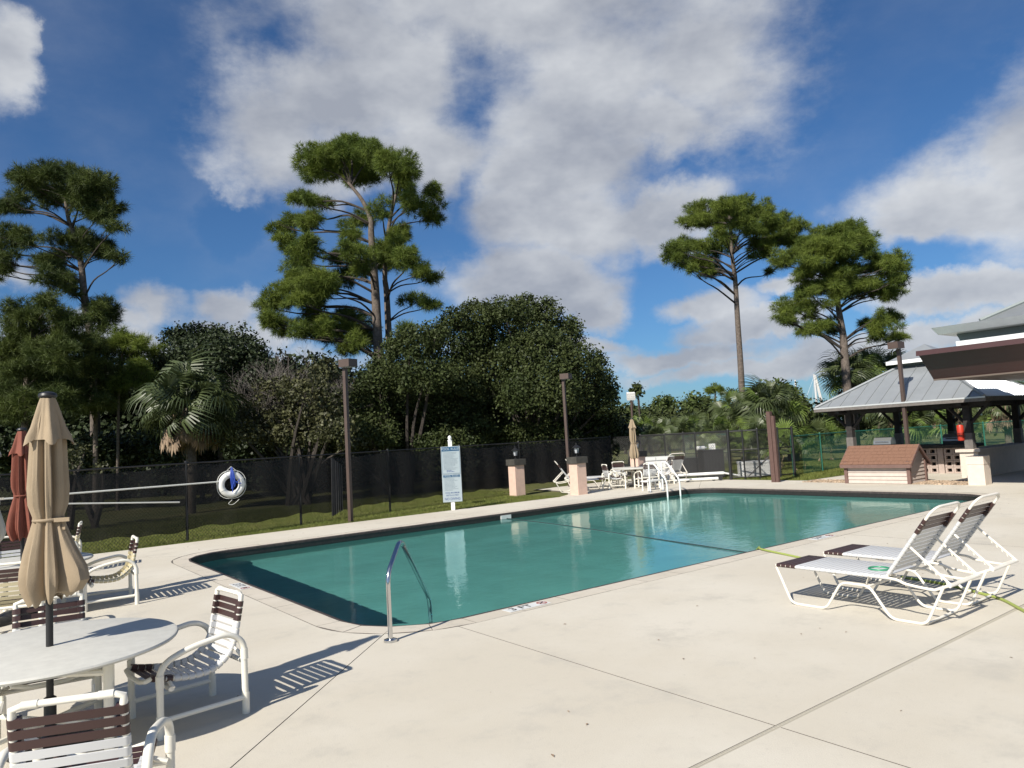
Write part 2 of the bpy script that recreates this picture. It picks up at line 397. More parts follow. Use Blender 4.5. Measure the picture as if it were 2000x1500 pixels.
def np_mesh(name, V, F):                        # V (n,3), F (m,k) arrays
    me = bpy.data.meshes.new(name); k = F.shape[1]
    me.vertices.add(len(V)); me.vertices.foreach_set('co', V.astype(np.float32).ravel())
    me.loops.add(F.size); me.loops.foreach_set('vertex_index', F.astype(np.int32).ravel())
    me.polygons.add(len(F)); me.polygons.foreach_set('loop_start', np.arange(0, F.size, k, dtype=np.int32))
    me.polygons.foreach_set('loop_total', np.full(len(F), k, dtype=np.int32))
    me.update(calc_edges=True); return me
# ------------------------------------------------------------------ ground, deck, pool
LUV = dict(rz=ANG)
PU0, PU1, PV0, PV1, PR = 3.14, 17.6, 6.33, 14.2, .85
g = MB()
for (a, b, c, d) in ((-400, 600, -500, 6.23), (-400, 600, 14.3, 600), (-400, 3.04, 6.23, 14.3), (17.7, 600, 6.23, 14.3)):
    g.add([(a, c, 0), (b, c, 0), (b, d, 0), (a, d, 0)], [(0, 1, 2, 3)])
obj('ground', g, 'lawn', loc=(0, 0, -.035), kind='structure', **LUV)
base = MB()
for (a, b, c, d) in ((-14, 30, -9, 6.23), (-14, 20.55, 14.3, 16.25), (-14, 3.04, 6.23, 14.3), (17.7, 20.55, 6.23, 14.3), (15.6, 20.55, 16.25, 19.7), (20.55, 30, 6.23, 12.5)):
    base.add([(a, c, -.004), (b, c, -.004), (b, d, -.004), (a, d, -.004)], [(0, 1, 2, 3)])
deck = obj('pool_deck', base, 'joint_dark', kind='structure', **LUV)
O = .31; RO = PR + O; cu0, cu1, cv0, cv1 = PU0+PR, PU1-PR, PV0+PR, PV1-PR
def dark_sides(o):
    o.data.materials.append(MATS['joint_dark'])
    for p_ in o.data.polygons: p_.material_index = 0 if p_.normal.z > .5 else 1
def slab(pts):
    # pull every corner in a little so a thin open joint stays between slabs
    n = len(pts); out = []
    area = sum(pts[i][0]*pts[(i+1) % n][1]-pts[(i+1) % n][0]*pts[i][1] for i in range(n))
    if area < 0: pts = pts[::-1]
    for i in range(n):
        p0, p1, p2 = (Vector(pts[j % n]) for j in (i-1, i, i+1))
        d0 = (p1-p0).normalized(); d1 = (p2-p1).normalized(); n0 = Vector((-d0.y, d0.x)); n1 = Vector((-d1.y, d1.x))
        m = (n0+n1); m = m.normalized() if m.length > 1e-6 else n0
        out.append(p1 + m * (.0042 / max(.35, m.dot(n0))))
    b = MB().poly(out, -.09, 0); dark_sides(obj('slab', b.mesh('slab', smooth=False), 'deck', deck))
A1 = lambda a, b, n=6: arc(cu0, cv0, RO, a, b, n)
A2 = lambda a, b, n=6: arc(cu0, cv1, RO, a, b, n)
A3 = lambda a, b, n=6: arc(cu1, cv1, RO, a, b, n)
A4 = lambda a, b, n=6: arc(cu1, cv0, RO, a, b, n)
JU = 3.79
a_joint = math.degrees(math.acos((JU-cu0)/RO)); pj = (JU, cv0 - math.sqrt(RO*RO-(JU-cu0)**2))
slab([pj] + A1(360-a_joint, 225)[1:] + [(-.56, 2.63), (JU, 2.63)])
slab([(-.56, 2.63)] + A1(225, 180) + A2(180, 135) + [(.9, 16.3), (-13.9, 16.3), (-13.9, 2.63)])
slab(A2(135, 90) + [(9.7, PV1+O), (9.7, 16.3), (.9, 16.3)])
slab([(9.7, PV1+O)] + A3(90, 45) + [(20.4, 16.3), (9.7, 16.3)])
slab([(13.9, 16.3), (20.5, 16.3), (20.5, 19.6), (15.7, 19.6), (15.5, 18.2), (15.1, 17.3), (14.6, 16.7)])
slab(A3(45, 0) + A4(0, -45) + [(20.5, 3.4), (20.5, 16.3), (20.4, 16.3)])
slab([(JU, 2.63), (10.9, 2.63), (10.9, PV0-O), (cu0, PV0-O), pj])
slab([(10.9, 2.63), (20.5, 2.63), (20.5, 3.4)] + A4(-45, -90) + [(10.9, PV0-O)])
slab([(-13.9, 2.60), (-13.9, -8.9), (JU, -8.9), (JU, 2.60)])
slab([(JU, 2.60), (JU, -8.9), (12, -8.9), (12, 2.60)])
slab([(12, 2.60), (12, -8.9), (29.9, -8.9), (29.9, 2.60)])
slab([(20.5, 2.63), (29.9, 2.63), (29.9, 12.4), (20.5, 12.4)])
# slot drain along the v = 2.6 joint
dr = MB()
obj('drain_channel', MB().box(-13, 29, 2.5975, 2.6325, -.02, -.0020), 'drain', deck)
dr.box(-3, 20, 2.6065, 2.6085, -.02, .001); dr.box(-3, 20, 2.6215, 2.6235, -.02, .001)
k = -3.0
while k < 20: dr.box(k, k+.012, 2.6085, 2.6215, -.012, -.0008); k += .045
obj('slot_drain', dr.mesh('slot_drain', smooth=False), 'drain', deck, kind='stuff')
# pool shell
pool = thing('swimming_pool', 'long rectangular pool with rounded corners, dark tile band and teal water', 'pool', rz=ANG)
def rr(off, n=10):
    r = PR + off
    return (arc(cu0, cv0, r, 180, 270, n) + arc(cu1, cv0, r, 270, 360, n) + arc(cu1, cv1, r, 0, 90, n) + arc(cu0, cv1, r, 90, 180, n))
def ring(off0, z0, off1, z1, mb):
    a = rr(off0); b = rr(off1); n = len(a)
    mb.add([(x, y, z0) for x, y in a] + [(x, y, z1) for x, y in b], [(i, (i+1) % n, n+(i+1) % n, n+i) for i in range(n)])
lip = MB(); ring(.05, -.09, .05, -.002, lip); ring(.05, -.002, .012, -.002, lip); ring(.012, -.002, 0, -.014, lip); ring(0, -.014, 0, -.05, lip)
obj('coping_edge', lip, 'lip_dark', pool)
tb = MB(); ring(.012, -.05, .012, -.30, tb); ring(0.0, -.05, .012, -.05, tb); obj('tile_band', tb, 'tile_dark', pool)
sh = MB(); ring(.016, -.28, .016, -1.00, sh); ring(.016, -1.00, -.12, -1.10, sh); a = rr(-.12); sh.add([(x, y, -1.10) for x, y in a], [tuple(range(len(a)))])
obj('basin', sh, 'plaster', pool)
wt = MB(); a = rr(.010); wt.add([(x, y, -.13) for x, y in a], [tuple(range(len(a)))])
ww = obj('water', wt, 'water', kind='structure', rz=ANG)
for i, (r_, zt) in enumerate(((1.62, -.80), (1.28, -.55), (.95, -.31))):     # corner entry steps
    cx, cy = PU0+.02, PV0+.02
    pts = [(cx+.012, cy+.012)] + [(x, y) for x, y in arc(cx, cy, r_, 0, 90, 14)]
    pts = [p for p in pts]
    s_ = MB().poly(pts, -1.09, zt); obj('entry_step', s_.mesh('entry_step', smooth=False), 'plaster', pool)
# coping stones
path_i = rr(.055, 24); path_o = rr(O - .004, 24)
def cum(path):
    L = [0]
    for i in range(len(path)): L.append(L[-1] + (Vector(path[(i+1) % len(path)]) - Vector(path[i])).length)
    return L
def dense(off):
    r = PR+off; pts = []
    segs = [((cu0, cv0), 180), ((cu1, cv0), 270), ((cu1, cv1), 0), ((cu0, cv1), 90)]
    for si, ((cx, cy), a0) in enumerate(segs):
        pts += arc(cx, cy, r, a0, a0+90, 4)[:]
        nx, na = segs[(si+1) % 4]
        q0 = Vector(pts[-1]); q1 = Vector(arc(nx[0], nx[1], r, na, na, 1)[0]); Ls = (Vector((nx[0]-cx, nx[1]-cy))).length; m = int(round(Ls/.605))
        for j in range(1, m): pts.append(tuple(q0.lerp(q1, j/m)))
    return pts
ia, oa = dense(.056), dense(O-.005); n = len(ia)
for i in range(n):
    j = (i+1) % n
    p = [Vector(ia[i]), Vector(ia[j]), Vector(oa[j]), Vector(oa[i])]
    e = (p[1]-p[0]).normalized()*.0035; p[0] += e; p[3] += e; p[1] -= e; p[2] -= e
    s_ = MB().poly([tuple(q) for q in p], -.08, random.Random(i).uniform(-.0015, .0008))
    dark_sides(obj('coping_stone', s_.mesh('coping_stone', smooth=False), 'coping', pool))
# skimmer mouth and lights on the far wall
sk = MB().box(10.25, 10.55, PV1-.012, PV1+.02, -.14, -.045); obj('skimmer', sk, 'white_box', pool)
# ---- lettering
def text_mesh(txt, size, m, parent, loc, rot, name='lettering', ext=0.0, ax='CENTER', sx=1.0):
    cu = bpy.data.curves.new(name, 'FONT'); cu.body = txt; cu.size = size; cu.align_x = ax; cu.align_y = 'CENTER'; cu.extrude = ext; cu.offset = size*.008
    o = bpy.data.objects.new(name, cu); C.objects.link(o)
    me = bpy.data.meshes.new_from_object(o.evaluated_get(bpy.context.evaluated_depsgraph_get())); bpy.data.objects.remove(o)
    me.materials.clear(); me.materials.append(MATS[m])
    o = bpy.data.objects.new(name, me); C.objects.link(o); o.parent = parent; o.location = loc; o.rotation_euler = rot; o.scale = (sx, 1, 1); return o
def depth_mark(u, v, rot, txt='3 FT'):
    t = thing('depth_marker', txt, 'depth marker', P(u, v, 0.003), ANG+rot)
    obj('tile', MB().box(-.27, .12, -.075, .075, -.002, .001), 'tile_white', t)
    text_mesh(txt, .15, 'ink_black', t, (-.08, 0, .003), (0, 0, 0))
    obj('symbol_tile', MB().box(.124, .272, -.075, .075, -.002, .001), 'tile_white', t)
    rg = MB()
    for i in range(24):
        a0, a1 = 2*math.pi*i/24, 2*math.pi*(i+1)/24
        rg.add([(.2+.060*math.cos(a0), .060*math.sin(a0), .003), (.2+.060*math.cos(a1), .060*math.sin(a1), .003), (.2+.046*math.cos(a1), .046*math.sin(a1), .003), (.2+.046*math.cos(a0), .046*math.sin(a0), .003)], [(0, 1, 2, 3)])
    rg.add([(.155, .033, .0035), (.167, .045, .0035), (.245, -.033, .0035), (.233, -.045, .0035)], [(0, 1, 2, 3)])
    obj('symbol', rg, 'ink_red', t)
    dv = MB().tube([(.165, -.02, .0032), (.195, .0, .0032), (.225, .018, .0032)], .006, 4); obj('diver', dv, 'ink_black', t)
    return t
t = depth_mark(4.72, 6.16, 0); t['label'] = 'black 3 FT depth mark with no diving symbol on near coping'
t = depth_mark(2.98, 10.15, -math.pi/2); t['label'] = 'black 3 FT depth mark on the left end coping by the chair'
t = depth_mark(10.45, 6.16, 0); t['label'] = 'worn 3 FT depth mark on near coping beyond the loungers'

# ---- floating rope and garden hose
rp = [P(10.39, 14.15, -.122), P(10.2, 12, -.125), P(9.9, 10, -.128), P(9.55, 8, -.125), P(9.3, 6.5, -.118), P(9.27, 6.31, -.05)]
tag(obj('floating_rope', MB().tube(smooth_path(rp), .011, 6), 'rope_dark'), 'thin dark safety rope floating across the middle of the pool', 'rope')
hp = [P(9.2, 6.50, -.10), P(9.12, 6.36, .012), P(8.95, 6.2, .02), P(8.75, 5.63, .014), P(8.5, 5.0, .014), P(8.25, 4.2, .014), P(8.1, 3.5, .014), gnd(1920, 1160, .014), gnd(1960, 1172, .014), gnd(2010, 1198, .014), gnd(2100, 1235, .014)]
tag(obj('garden_hose', MB().tube(smooth_path(hp), .014, 8), 'hose'), 'yellow green hose running from the pool under the loungers', 'hose')

# ---- handrail at the corner
f = Vector(gnd(763, 1253)); e = Vector(gnd(842, 1212, -.13))
d = Vector((e.x-f.x, e.y-f.y, 0))
def hr(t, z): return (f.x+d.x*t, f.y+d.y*t, z)
t = thing('pool_handrail', 'polished steel handrail bolted by the pool corner, one leg in the water', 'handrail')
obj('rail', MB().tube(fillet([hr(0, .0), hr(0, .60), hr(.30, .86), hr(.98, .10), hr(1.0, -.33)], .11, 8), .0215, 14), 'steel', t)
obj('flange', MB().lathe([(.03, .03), (.06, .02), (.062, 0)][::-1], 24, hr(0, 0)), 'steel', t)
# ---- ladder on the far side
t = thing('pool_ladder', 'pair of curved white and steel grab rails on the far pool edge', 'ladder', rz=ANG)
for uu_ in (15.95, 16.5):
    obj('rail', MB().tube(fillet([(uu_, 14.62, 0), (uu_, 14.62, .84), (uu_, 14.44, .84), (uu_, 13.98, .34), (uu_, 13.98, -1.0)], .16, 6), .024, 10), 'pvc_white', t)
    obj('flange', MB().lathe([(.058, 0), (.055, .02), (.03, .03)], 16, (uu_, 14.62, 0)), 'steel', t)
for z in (-.35, -.65): obj('rung', MB().box(15.95, 16.5, 13.93, 14.01, z, z+.03), 'steel', t)
t2 = thing('guard_bench', 'low white plastic step bench beside the far ladder', 'bench', P(16.55, 15.1), ANG)
obj('bench_top', MB().box(-.32, .32, -.14, .14, .26, .30), 'pvc_white', t2)
for x in (-.28, .28):
    for y in (-.11, .11): obj('leg', MB().tube([(x, y, 0), (x, y, .26)], .02, 8), 'pvc_white', t2)

# ------------------------------------------------------------------ dining chair, table, umbrella
def ribbon_strap(w, half, r, thick=.005):
    """one strap: a flat ribbon across two rails, wrapped round each; w along local x, spans local y, local z is outward"""
    m = MB(); n = 6; prof = []
    for i in range(n+1):
        a = math.pi/2 - math.pi*i/n; prof.append((half + r*math.cos(a), r*math.sin(a)))
    prof2 = [(-y, z) for y, z in prof[::-1]]
    loop = prof + [(half-.03, -r), (half-.03, r-thick)] + [(-half+.03, r-thick), (-half+.03, -r)] + prof2
    k = len(loop); vs = [(-w/2, y, z) for y, z in loop] + [(w/2, y, z) for y, z in loop]
    m.add(vs, [(i, (i+1) % k, k+(i+1) % k, k+i) for i in range(k)] + [tuple(range(k)), tuple(range(k, 2*k))[::-1]])
    return m
def place_straps(root, curve, half, r, w, gap, brown, white, skip=None, start=.0, end=None):
    """curve: list of (x,z) from front to top; straps are parts lying along it"""
    me_b = ribbon_strap(w, half, r).mesh('strap_brown'); me_w = ribbon_strap(w, half, r).mesh('strap_white')
    pts = [Vector((x, 0, z)) for x, z in curve]; L = [0]
    for i in range(len(pts)-1): L.append(L[-1] + (pts[i+1]-pts[i]).length)
    tot = L[-1] if end is None else end; s = start + w/2; idx = 0; n = int((tot-start)/(w+gap))
    while s < tot:
        i = max(j for j in range(len(L)-1) if L[j] <= s) if s < L[-1] else len(L)-2
        t = (s-L[i])/(L[i+1]-L[i]); p = pts[i].lerp(pts[i+1], t); d = (pts[i+1]-pts[i]).normalized()
        if not (skip and skip(s)):
            b = brown(idx, n)
            o = obj('strap', me_b if b else me_w, 'strap_brown' if b else white, root)
            o.location = p; o.rotation_euler = (0, -math.atan2(d.z, d.x), 0)
            if abs(d.x) < .7 or d.x < 0: pass
        s += w+gap; idx += 1
def dining_chair():
    root = thing('patio_chair', 'x', 'chair')
    for s_ in (-1, 1):
        y = .285*s_
        sf = MB().tube(fillet([(.27, y, 0), (.27, y, .52), (.10, y, .60), (-.17, y, .645), (-.275, y, .56), (-.28, y, 0)], .12, 7), .0215, 10)
        sf.tube([(.27, y, .0), (.27, y, .16)], .0255, 10); sf.tube([(-.28, y, 0), (-.28, y, .16)], .0255, 10)
        sf.tube([(.27, y, .36), (.27, y, .45)], .0255, 10); sf.tube([(-.278, y, .42), (-.276, y, .50)], .0255, 10)
        obj('side_frame', sf, 'pvc', root)
        obj('stretcher', MB().tube([(.27, y, .125), (-.28, y, .125)], .019, 8), 'pvc', root)
    cb = MB().tube([(-.28, -.285, .40), (-.28, .285, .40)], .018, 8); cb.tube([(.20, -.285, .335), (.20, .285, .335)], .018, 8)
    obj('cross_bar', cb, 'pvc', root)
    prof = smooth_path([(.295, 0, .42), (.20, 0, .392), (.05, 0, .365), (-.09, 0, .375), (-.19, 0, .445), (-.245, 0, .55), (-.272, 0, .70), (-.298, 0, .86)], 5)
    rails = MB(); hw = .205
    left = [(p.x, -hw, p.z) for p in prof]; right = [(p.x, hw, p.z) for p in prof]
    loop = left + [(-.302, -hw+.0, .895), (-.304, -hw+.04, .910), (-.304, hw-.04, .910), (-.302, hw, .895)] + right[::-1]
    rails.tube(loop, .017, 10)
    rails.tube([(.292, -hw, .42), (.325, -hw+.01, .405), (.33, -.10, .38), (.33, .10, .38), (.325, hw-.01, .405), (.292, hw, .42)], .017, 8)
    for s_ in (-1, 1): rails.tube([(.19, hw*s_, .375), (.19, .285*s_, .34)], .014, 6); rails.tube([(-.235, hw*s_, .52), (-.279, .285*s_, .42)], .014, 6)
    rails.tube([(-.304, -.11, .910), (-.304, -.17, .910)], .0205, 10); rails.tube([(-.304, .11, .910), (-.304, .17, .910)], .0205, 10)
    obj('sling_frame', rails, 'pvc', root)
    curve = [(p.x, p.z*.86) for p in prof]
    place_straps(root, curve, hw, .0205, .0365, .0105, lambda i, n: i < 3 or i >= n-2, 'strap_white')
    for ch in root.children:
        if not ch.name.startswith('strap'): ch.data.transform(Matrix.Diagonal((1, 1, .86, 1)))
    return root
CH0 = dining_chair(); n_ch = [0]
SW_TAN = {MATS['strap_white']: MATS['strap_tan']}
def chair(x, y, az, label, tan=False, group=None):
    """az: direction the chair faces, radians from +X"""
    if n_ch[0] == 0:
        CH0.location = (x, y, 0); CH0.rotation_euler = (0, 0, az); CH0['label'] = label; o = CH0
    else: o = dup(CH0, (x, y, 0), az, label, swap=SW_TAN if tan else None)
    n_ch[0] += 1
    o['group'] = group or 'strapped chairs round the near tables'
    return o
at2 = math.atan2
chair(-2.33, 5.10, at2(-.70, -.72), 'white strapped chair with brown top straps, alone at the right rim of the near table')
chair(-1.99, 3.38, at2(.96, -.28), 'nearest patio chair seen from behind, cut by the lower left corner')
chair(-3.32, 5.17, at2(-.85, .53), 'chair pushed in behind the near table, only its brown top straps showing')
chair(-5.13, 9.14, at2(-.57, -.82), 'tan strapped chair in profile near the pool end, facing left', True)
chair(-5.30, 7.73, at2(.94, -.35), 'tan strapped chair behind the tan umbrella, back to the viewer', True)
chair(-7.0, 10.1, at2(-.8, .6), 'chair under the rust red umbrella, facing the viewer across its table')
chair(-7.5, 11.95, at2(-.45, -.9), 'small far chair in profile just right of the tan umbrella', True)
def table():
    root = thing('patio_table', 'x', 'table')
    pr = [(.02, .582), (.705, .582), (.733, .588), (.740, .600), (.733, .611), (.72, .615), (.02, .615)]
    obj('tabletop', MB().lathe(pr, 72), 'table_top', root)
    for i in range(4):
        a = math.pi/4 + i*math.pi/2; c, s_ = math.cos(a), math.sin(a)
        obj('leg', MB().tube([(.46*c, .46*s_, 0), (.46*c, .46*s_, .582)], .028, 12).tube([(.46*c, .46*s_, .42), (.46*c, .46*s_, .52)], .033, 12), 'pvc', root)
    for i in range(4):
        a = math.pi/4 + i*math.pi/2; b = a+math.pi/2
        obj('brace', MB().tube([(.46*math.cos(a), .46*math.sin(a), .57), (.46*math.cos(b), .46*math.sin(b), .47)], .02, 8), 'pvc', root)
        obj('foot_brace', MB().tube([(.46*math.cos(a), .46*math.sin(a), .16), (.05*math.cos(a), .05*math.sin(a), .16)], .018, 8), 'pvc', root)
    return root
T0 = table()
tc_ = gnd(97, 1262, .615)
T0.location = (tc_[0], tc_[1], 0); T0.rotation_euler = (0, 0, .5); T0['label'] = 'large pale round table in front, closed tan umbrella through its middle'; T0['group'] = 'round patio tables'
t2c = gnd(44, 1098, .615)
dup(T0, (t2c[0], t2c[1], 0), .2, 'round table mostly hidden behind the tan umbrella, red umbrella in it')
FT = (3.86, 23.9)
dup(T0, (FT[0], FT[1], 0), .8, 'small looking round table on the far terrace beyond the pool')
def umbrella(m, seed, label, loc, rz, lobe=.0):
    rn = random.Random(seed); root = thing('closed_umbrella', label, 'umbrella', loc, rz, 'closed patio umbrellas')
    obj('pole', MB().tube([(0, 0, .03), (0, 0, 2.19)], .021, 12), 'black_metal', root)
    obj('base', MB().lathe([(.24, 0), (.24, .03), (.2, .05), (.05, .07), (.035, .09), (.035, .3), (.02, .31)], 28), 'black_metal', root)
    obj('cap', MB().lathe([(.050, 2.19), (.055, 2.20), (.050, 2.215), (.03, 2.225), (.005, 2.23)], 20), 'black_metal', root)
    def pleated(prof, n, amp, lob, ph, twist=.0, closed=None):
        N = 96; vs = []; k = len(prof)
        for i, (r, z, am) in enumerate(prof):
            for j in range(N):
                t = 2*math.pi*j/N; w = math.sin(n*t + ph + twist*z); w2 = math.sin((n*2+1)*t + ph*2 + 3*z)
                sh_ = abs(w)**.7*(1 if w > 0 else -1)
                rr_ = r*(1 + am*(sh_*.8 + w2*.25)) * (1 + lob[i]*max(0, math.cos(t-.2))**3)
                zz_ = z - (am*.0 if i < k-1 else .035*max(0, w) - lob[i]*.16*max(0, math.cos(t-.2))**2)
                vs.append((.95*rr_*math.cos(t), .95*rr_*math.sin(t), 1.75+(zz_-1.75)*1.07))
        fs = [(i*N+j, i*N+(j+1) % N, (i+1)*N+(j+1) % N, (i+1)*N+j) for i in range(k-1) for j in range(N)]
        return MB().add(vs, fs)
    body = [(.05, 2.10, .1), (.072, 2.0, .25), (.082, 1.9, .34), (.088, 1.75, .34), (.094, 1.62, .34), (.090, 1.52, .34), (.076, 1.45, .24), (.077, 1.42, .22), (.094, 1.34, .26), (.115, 1.24, .28), (.130, 1.14, .30), (.132, 1.07, .32), (.118, 1.01, .34), (.085, .965, .4)]
    lob = [0]*8 + [lobe*.2, lobe*.5, lobe*.9, lobe, lobe*.8, lobe*.35]
    obj('canopy', pleated(body, 8, 0, lob, rn.random()*6, .8), m, root)
    vent = [(.046, 2.155, .02), (.056, 2.12, .12), (.073, 2.05, .2), (.092, 1.98, .22), (.114, 1.925, .26), (.124, 1.905, .28)]
    obj('vent_flap', pleated(vent, 5, 0, [0]*6, rn.random()*6, .0), m, root)
    b = MB().torus(.082, .010, 40, 8, 'Z', (0, 0, 1.407)); b.obox((.12, -.03, 1.405), .09, .012, .025, .3); b.obox((.11, .0, 1.375), .02, .012, .07, .1); obj('tie', b, m, root)
    return root
umbrella('canvas_tan', 1, 'tall closed tan umbrella in the near table, tied at its waist', (tc_[0], tc_[1], 0), -.15, .75)
umbrella('canvas_red', 2, 'closed rust red umbrella just left of the tan one', (t2c[0], t2c[1], 0), 1.0, .35)
q = at(-24, 900, 8.3); umbrella('canvas_grey', 3, 'closed pale grey umbrella cut by the left edge of the picture', (q[0], q[1], 0), .3, .2)
umbrella('canvas_tan', 4, 'closed beige umbrella far off on the terrace beyond the pool', (FT[0], FT[1], 0), .3, .2)
G2 = 'strapped chairs at the far terrace table'
chair(3.08, 23.42, .25, 'far terrace chair at the left of its table, facing right', group=G2)
chair(3.52, 24.72, -1.37, 'far terrace chair behind the table, facing the viewer', group=G2)
chair(4.03, 22.88, 1.85, 'far terrace chair with its back to the viewer beside the ladder', group=G2)
chair(4.80, 24.3, 3.4, 'far terrace chair behind the ladder, turned towards the table', group=G2)

# ------------------------------------------------------------------ lounger
def lounger():
    root = thing('chaise_lounge', 'x', 'lounge chair')
    hw = .285; r = .0122
    for s_ in (-1, 1):
        y = hw*s_
        obj('leg_frame', MB().tube(fillet([(0, y, .345), (.15, y*1.04, .012), (.50, y*1.04, .012), (.66, y, .27), (.92, y, .27), (1.10, y*1.04, .012), (1.39, y*1.04, .012), (1.55, y, .345)], .06, 5), r, 8), 'alu', root)
        fr = MB().tube(smooth_path([(.0, y, .36), (.5, y, .362), (1.1, y, .36), (1.25, y, .325), (1.45, y, .305), (1.50, y, .315), (1.58, y, .35)], 4), r, 8)
        obj('side_rail', fr, 'alu', root)
    obj('cross_tube', MB().tube([(0, -hw, .36), (0, hw, .36)], r, 8), 'alu', root); obj('cross_tube', MB().tube([(1.58, -hw, .35), (1.58, hw, .35)], r, 8), 'alu', root); xs = MB()
    xs.tube(smooth_path([(.55, -hw, .35), (.55, -.1, .315), (.55, .1, .315), (.55, hw, .35)], 4), .011, 8); 
    obj('cross_tube', xs, 'alu', root)
    obj('cross_tube', MB().tube([(.92, -hw, .27), (.92, hw, .27)], .011, 8), 'alu', root); obj('cross_tube', MB().tube([(1.39, -hw, .02), (1.39, hw, .02)], .011, 8), 'alu', root)
    bk = fillet([(1.08, -hw, .365), (1.505, -hw, .95), (1.53, -.20, .985), (1.53, .20, .985), (1.505, hw, .95), (1.08, hw, .365)], .07, 5)
    obj('back_frame', MB().tube(bk, r, 8), 'alu', root)
    for s_ in (-1, 1):
        y = (hw-.02)*s_
        st = MB().tube([(1.29, y, .65), (1.60, y, .355)], .011, 8)
        for k in range(5):
            t = .35+k*.13; st.tube([(1.29+.31*t, y, .65-.295*t), (1.29+.31*t+.012, y, .65-.295*t-.045)], .006, 5)
        obj('back_stay', st, 'alu', root)
    obj('stay_bar', MB().tube([(1.60, -hw-.01, .35), (1.60, hw+.01, .35)], .012, 8), 'alu', root)
    place_straps(root, [(0.0, .362), (1.08, .362)], hw, .0175, .043, .0085, lambda i, n: i < 4, 'strap_white', start=.01)
    place_straps(root, [(1.085, .375), (1.50, .945)], hw, .0175, .042, .0085, lambda i, n: 9 <= i < 12, 'strap_white', skip=lambda s: s > .63, start=.03)
    return root
L0 = lounger(); GL = 'white strapped chaise lounges'
FA = at2(*(-NN)[::-1])                      # feet towards the pool: local +x runs along -N
L0.location = P(6.74, 4.32); L0.rotation_euler = (0, 0, FA); L0['label'] = 'front lounger at the right with a green ring on its seat straps'; L0['group'] = GL
dup(L0, P(7.62, 4.32), FA, 'second lounger at the right, just behind the one with the green ring')
far1 = gnd(1172, 957)
dup(L0, tuple(gnd(1182, 957)), math.pi, 'far lounger standing right behind the pink pillar, back raised')
dup(L0, tuple(gnd(1199, 951)), math.pi-.03, 'rearmost lounger left of the far table, back raised')
q = gnd(1322, 944); dup(L0, (q[0]-.35, q[1]+1.35, 0), -1.30, 'lounger parked behind the pool ladder, its grey back towards the viewer')
t = thing('swim_ring_toy', 'small green oval ring lying on the front lounger seat', 'toy ring', P(6.70, 3.42, .384), 0)
obj('ring', MB().torus(.085, .009, 28, 6, 'Z'), 'green_ring', t)
# ------------------------------------------------------------------ pillars, lamps, sign, buoy
G3 = 'pink stucco pillars with lanterns'
def pillar(x, y, label, w=.36, h=.93):
    t = thing('lantern_pillar', label, 'pillar', (x, y, 0), ANG, G3)
    obj('shaft', MB().box(-w/2, w/2, -w/2, w/2, -.03, h), 'stucco', t)
    obj('cap', MB().box(-w/2-.045, w/2+.045, -w/2-.045, w/2+.045, h, h+.19), 'cap_dark', t)
    z = h+.19
    ln = MB().lathe([(.05, z), (.05, z+.015), (.014, z+.03), (.014, z+.08), (.055, z+.10), (.06, z+.11)], 8)
    for i in range(6):
        a = i*math.pi/3; ln.tube([(.058*math.cos(a), .058*math.sin(a), z+.10), (.10*math.cos(a), .10*math.sin(a), z+.27)], .007, 4)
    ln.lathe([(.145, z+.262), (.15, z+.275), (.10, z+.31), (.04, z+.35), (.03, z+.355), (.035, z+.37), (.012, z+.385), (.006, z+.42)], 6)
    obj('lantern', ln, 'black_metal', t)
    gl = MB().lathe([(.052, z+.11), (.092, z+.262)], 6); obj('lantern_glass', gl, 'glass_lamp', t)
pillar(-.02, 23.2, 'pink stucco pillar standing alone in the grass, left of the far loungers')
pillar(1.82, 21.95, 'pink stucco pillar nearest the pool, in front of the two far loungers')
q = gnd(1249, 946); pillar(q[0], q[1], 'pink stucco pillar behind the far umbrella table')
t = thing('concrete_pillar', 'short pale square stucco pillar by the gravel near the brick counter', 'pillar', (11.35, 18.05, 0), ANG)
obj('shaft', MB().box(-.19, .19, -.19, .19, 0, .50), 'stucco_pale', t); obj('cap_block', MB().box(-.195, .195, -.195, .195, .505, .70), 'stucco_pale', t)

def lamp_post(x, y, top, label, head_dx, rz, w=.09):
    t = thing('lamp_post', label, 'lamp post', (x, y, 0), rz, 'brown square lamp posts')
    obj('pole', MB().box(-w/2, w/2, -w/2, w/2, -.03, top-.19), 'brown_paint', t)
    obj('head', MB().box(head_dx-.17, head_dx+.17, -.15, .15, top-.19, top), 'brown_head', t)
    obj('lens', MB().box(head_dx-.13, head_dx+.13, -.12, .12, top-.198, top-.188), 'glass_lamp', t)
lamp_post(-4.08, 17.77, 3.93, 'tall brown lamp post on the grass by the fence, nearest on the left', .11, -.55)
q = at(1110, 900, 25.6); lamp_post(q[0], 25.6, 3.95, 'brown lamp post behind the pink pillar and far loungers', .11, -.55)
q = at(1773, 868, 20.9); lamp_post(q[0], 20.9, 3.92, 'brown lamp post behind the shingled shed, in front of the pavilion roof', -.11, .55)
q = at(1238, 860, 38.0); t = thing('floodlight_pole', 'thin far pole with a pale double floodlight beyond the fence', 'lamp post', (q[0], 38, 0), 0)
obj('pole', MB().tube([(0, 0, 0), (0, 0, 3.55)], .06, 8), 'brown_paint', t)
for z in (3.55, 3.75): obj('lamp_head', MB().obox((0, 0, z), .42, .25, .17, 0, .3), 'foam_white', t)

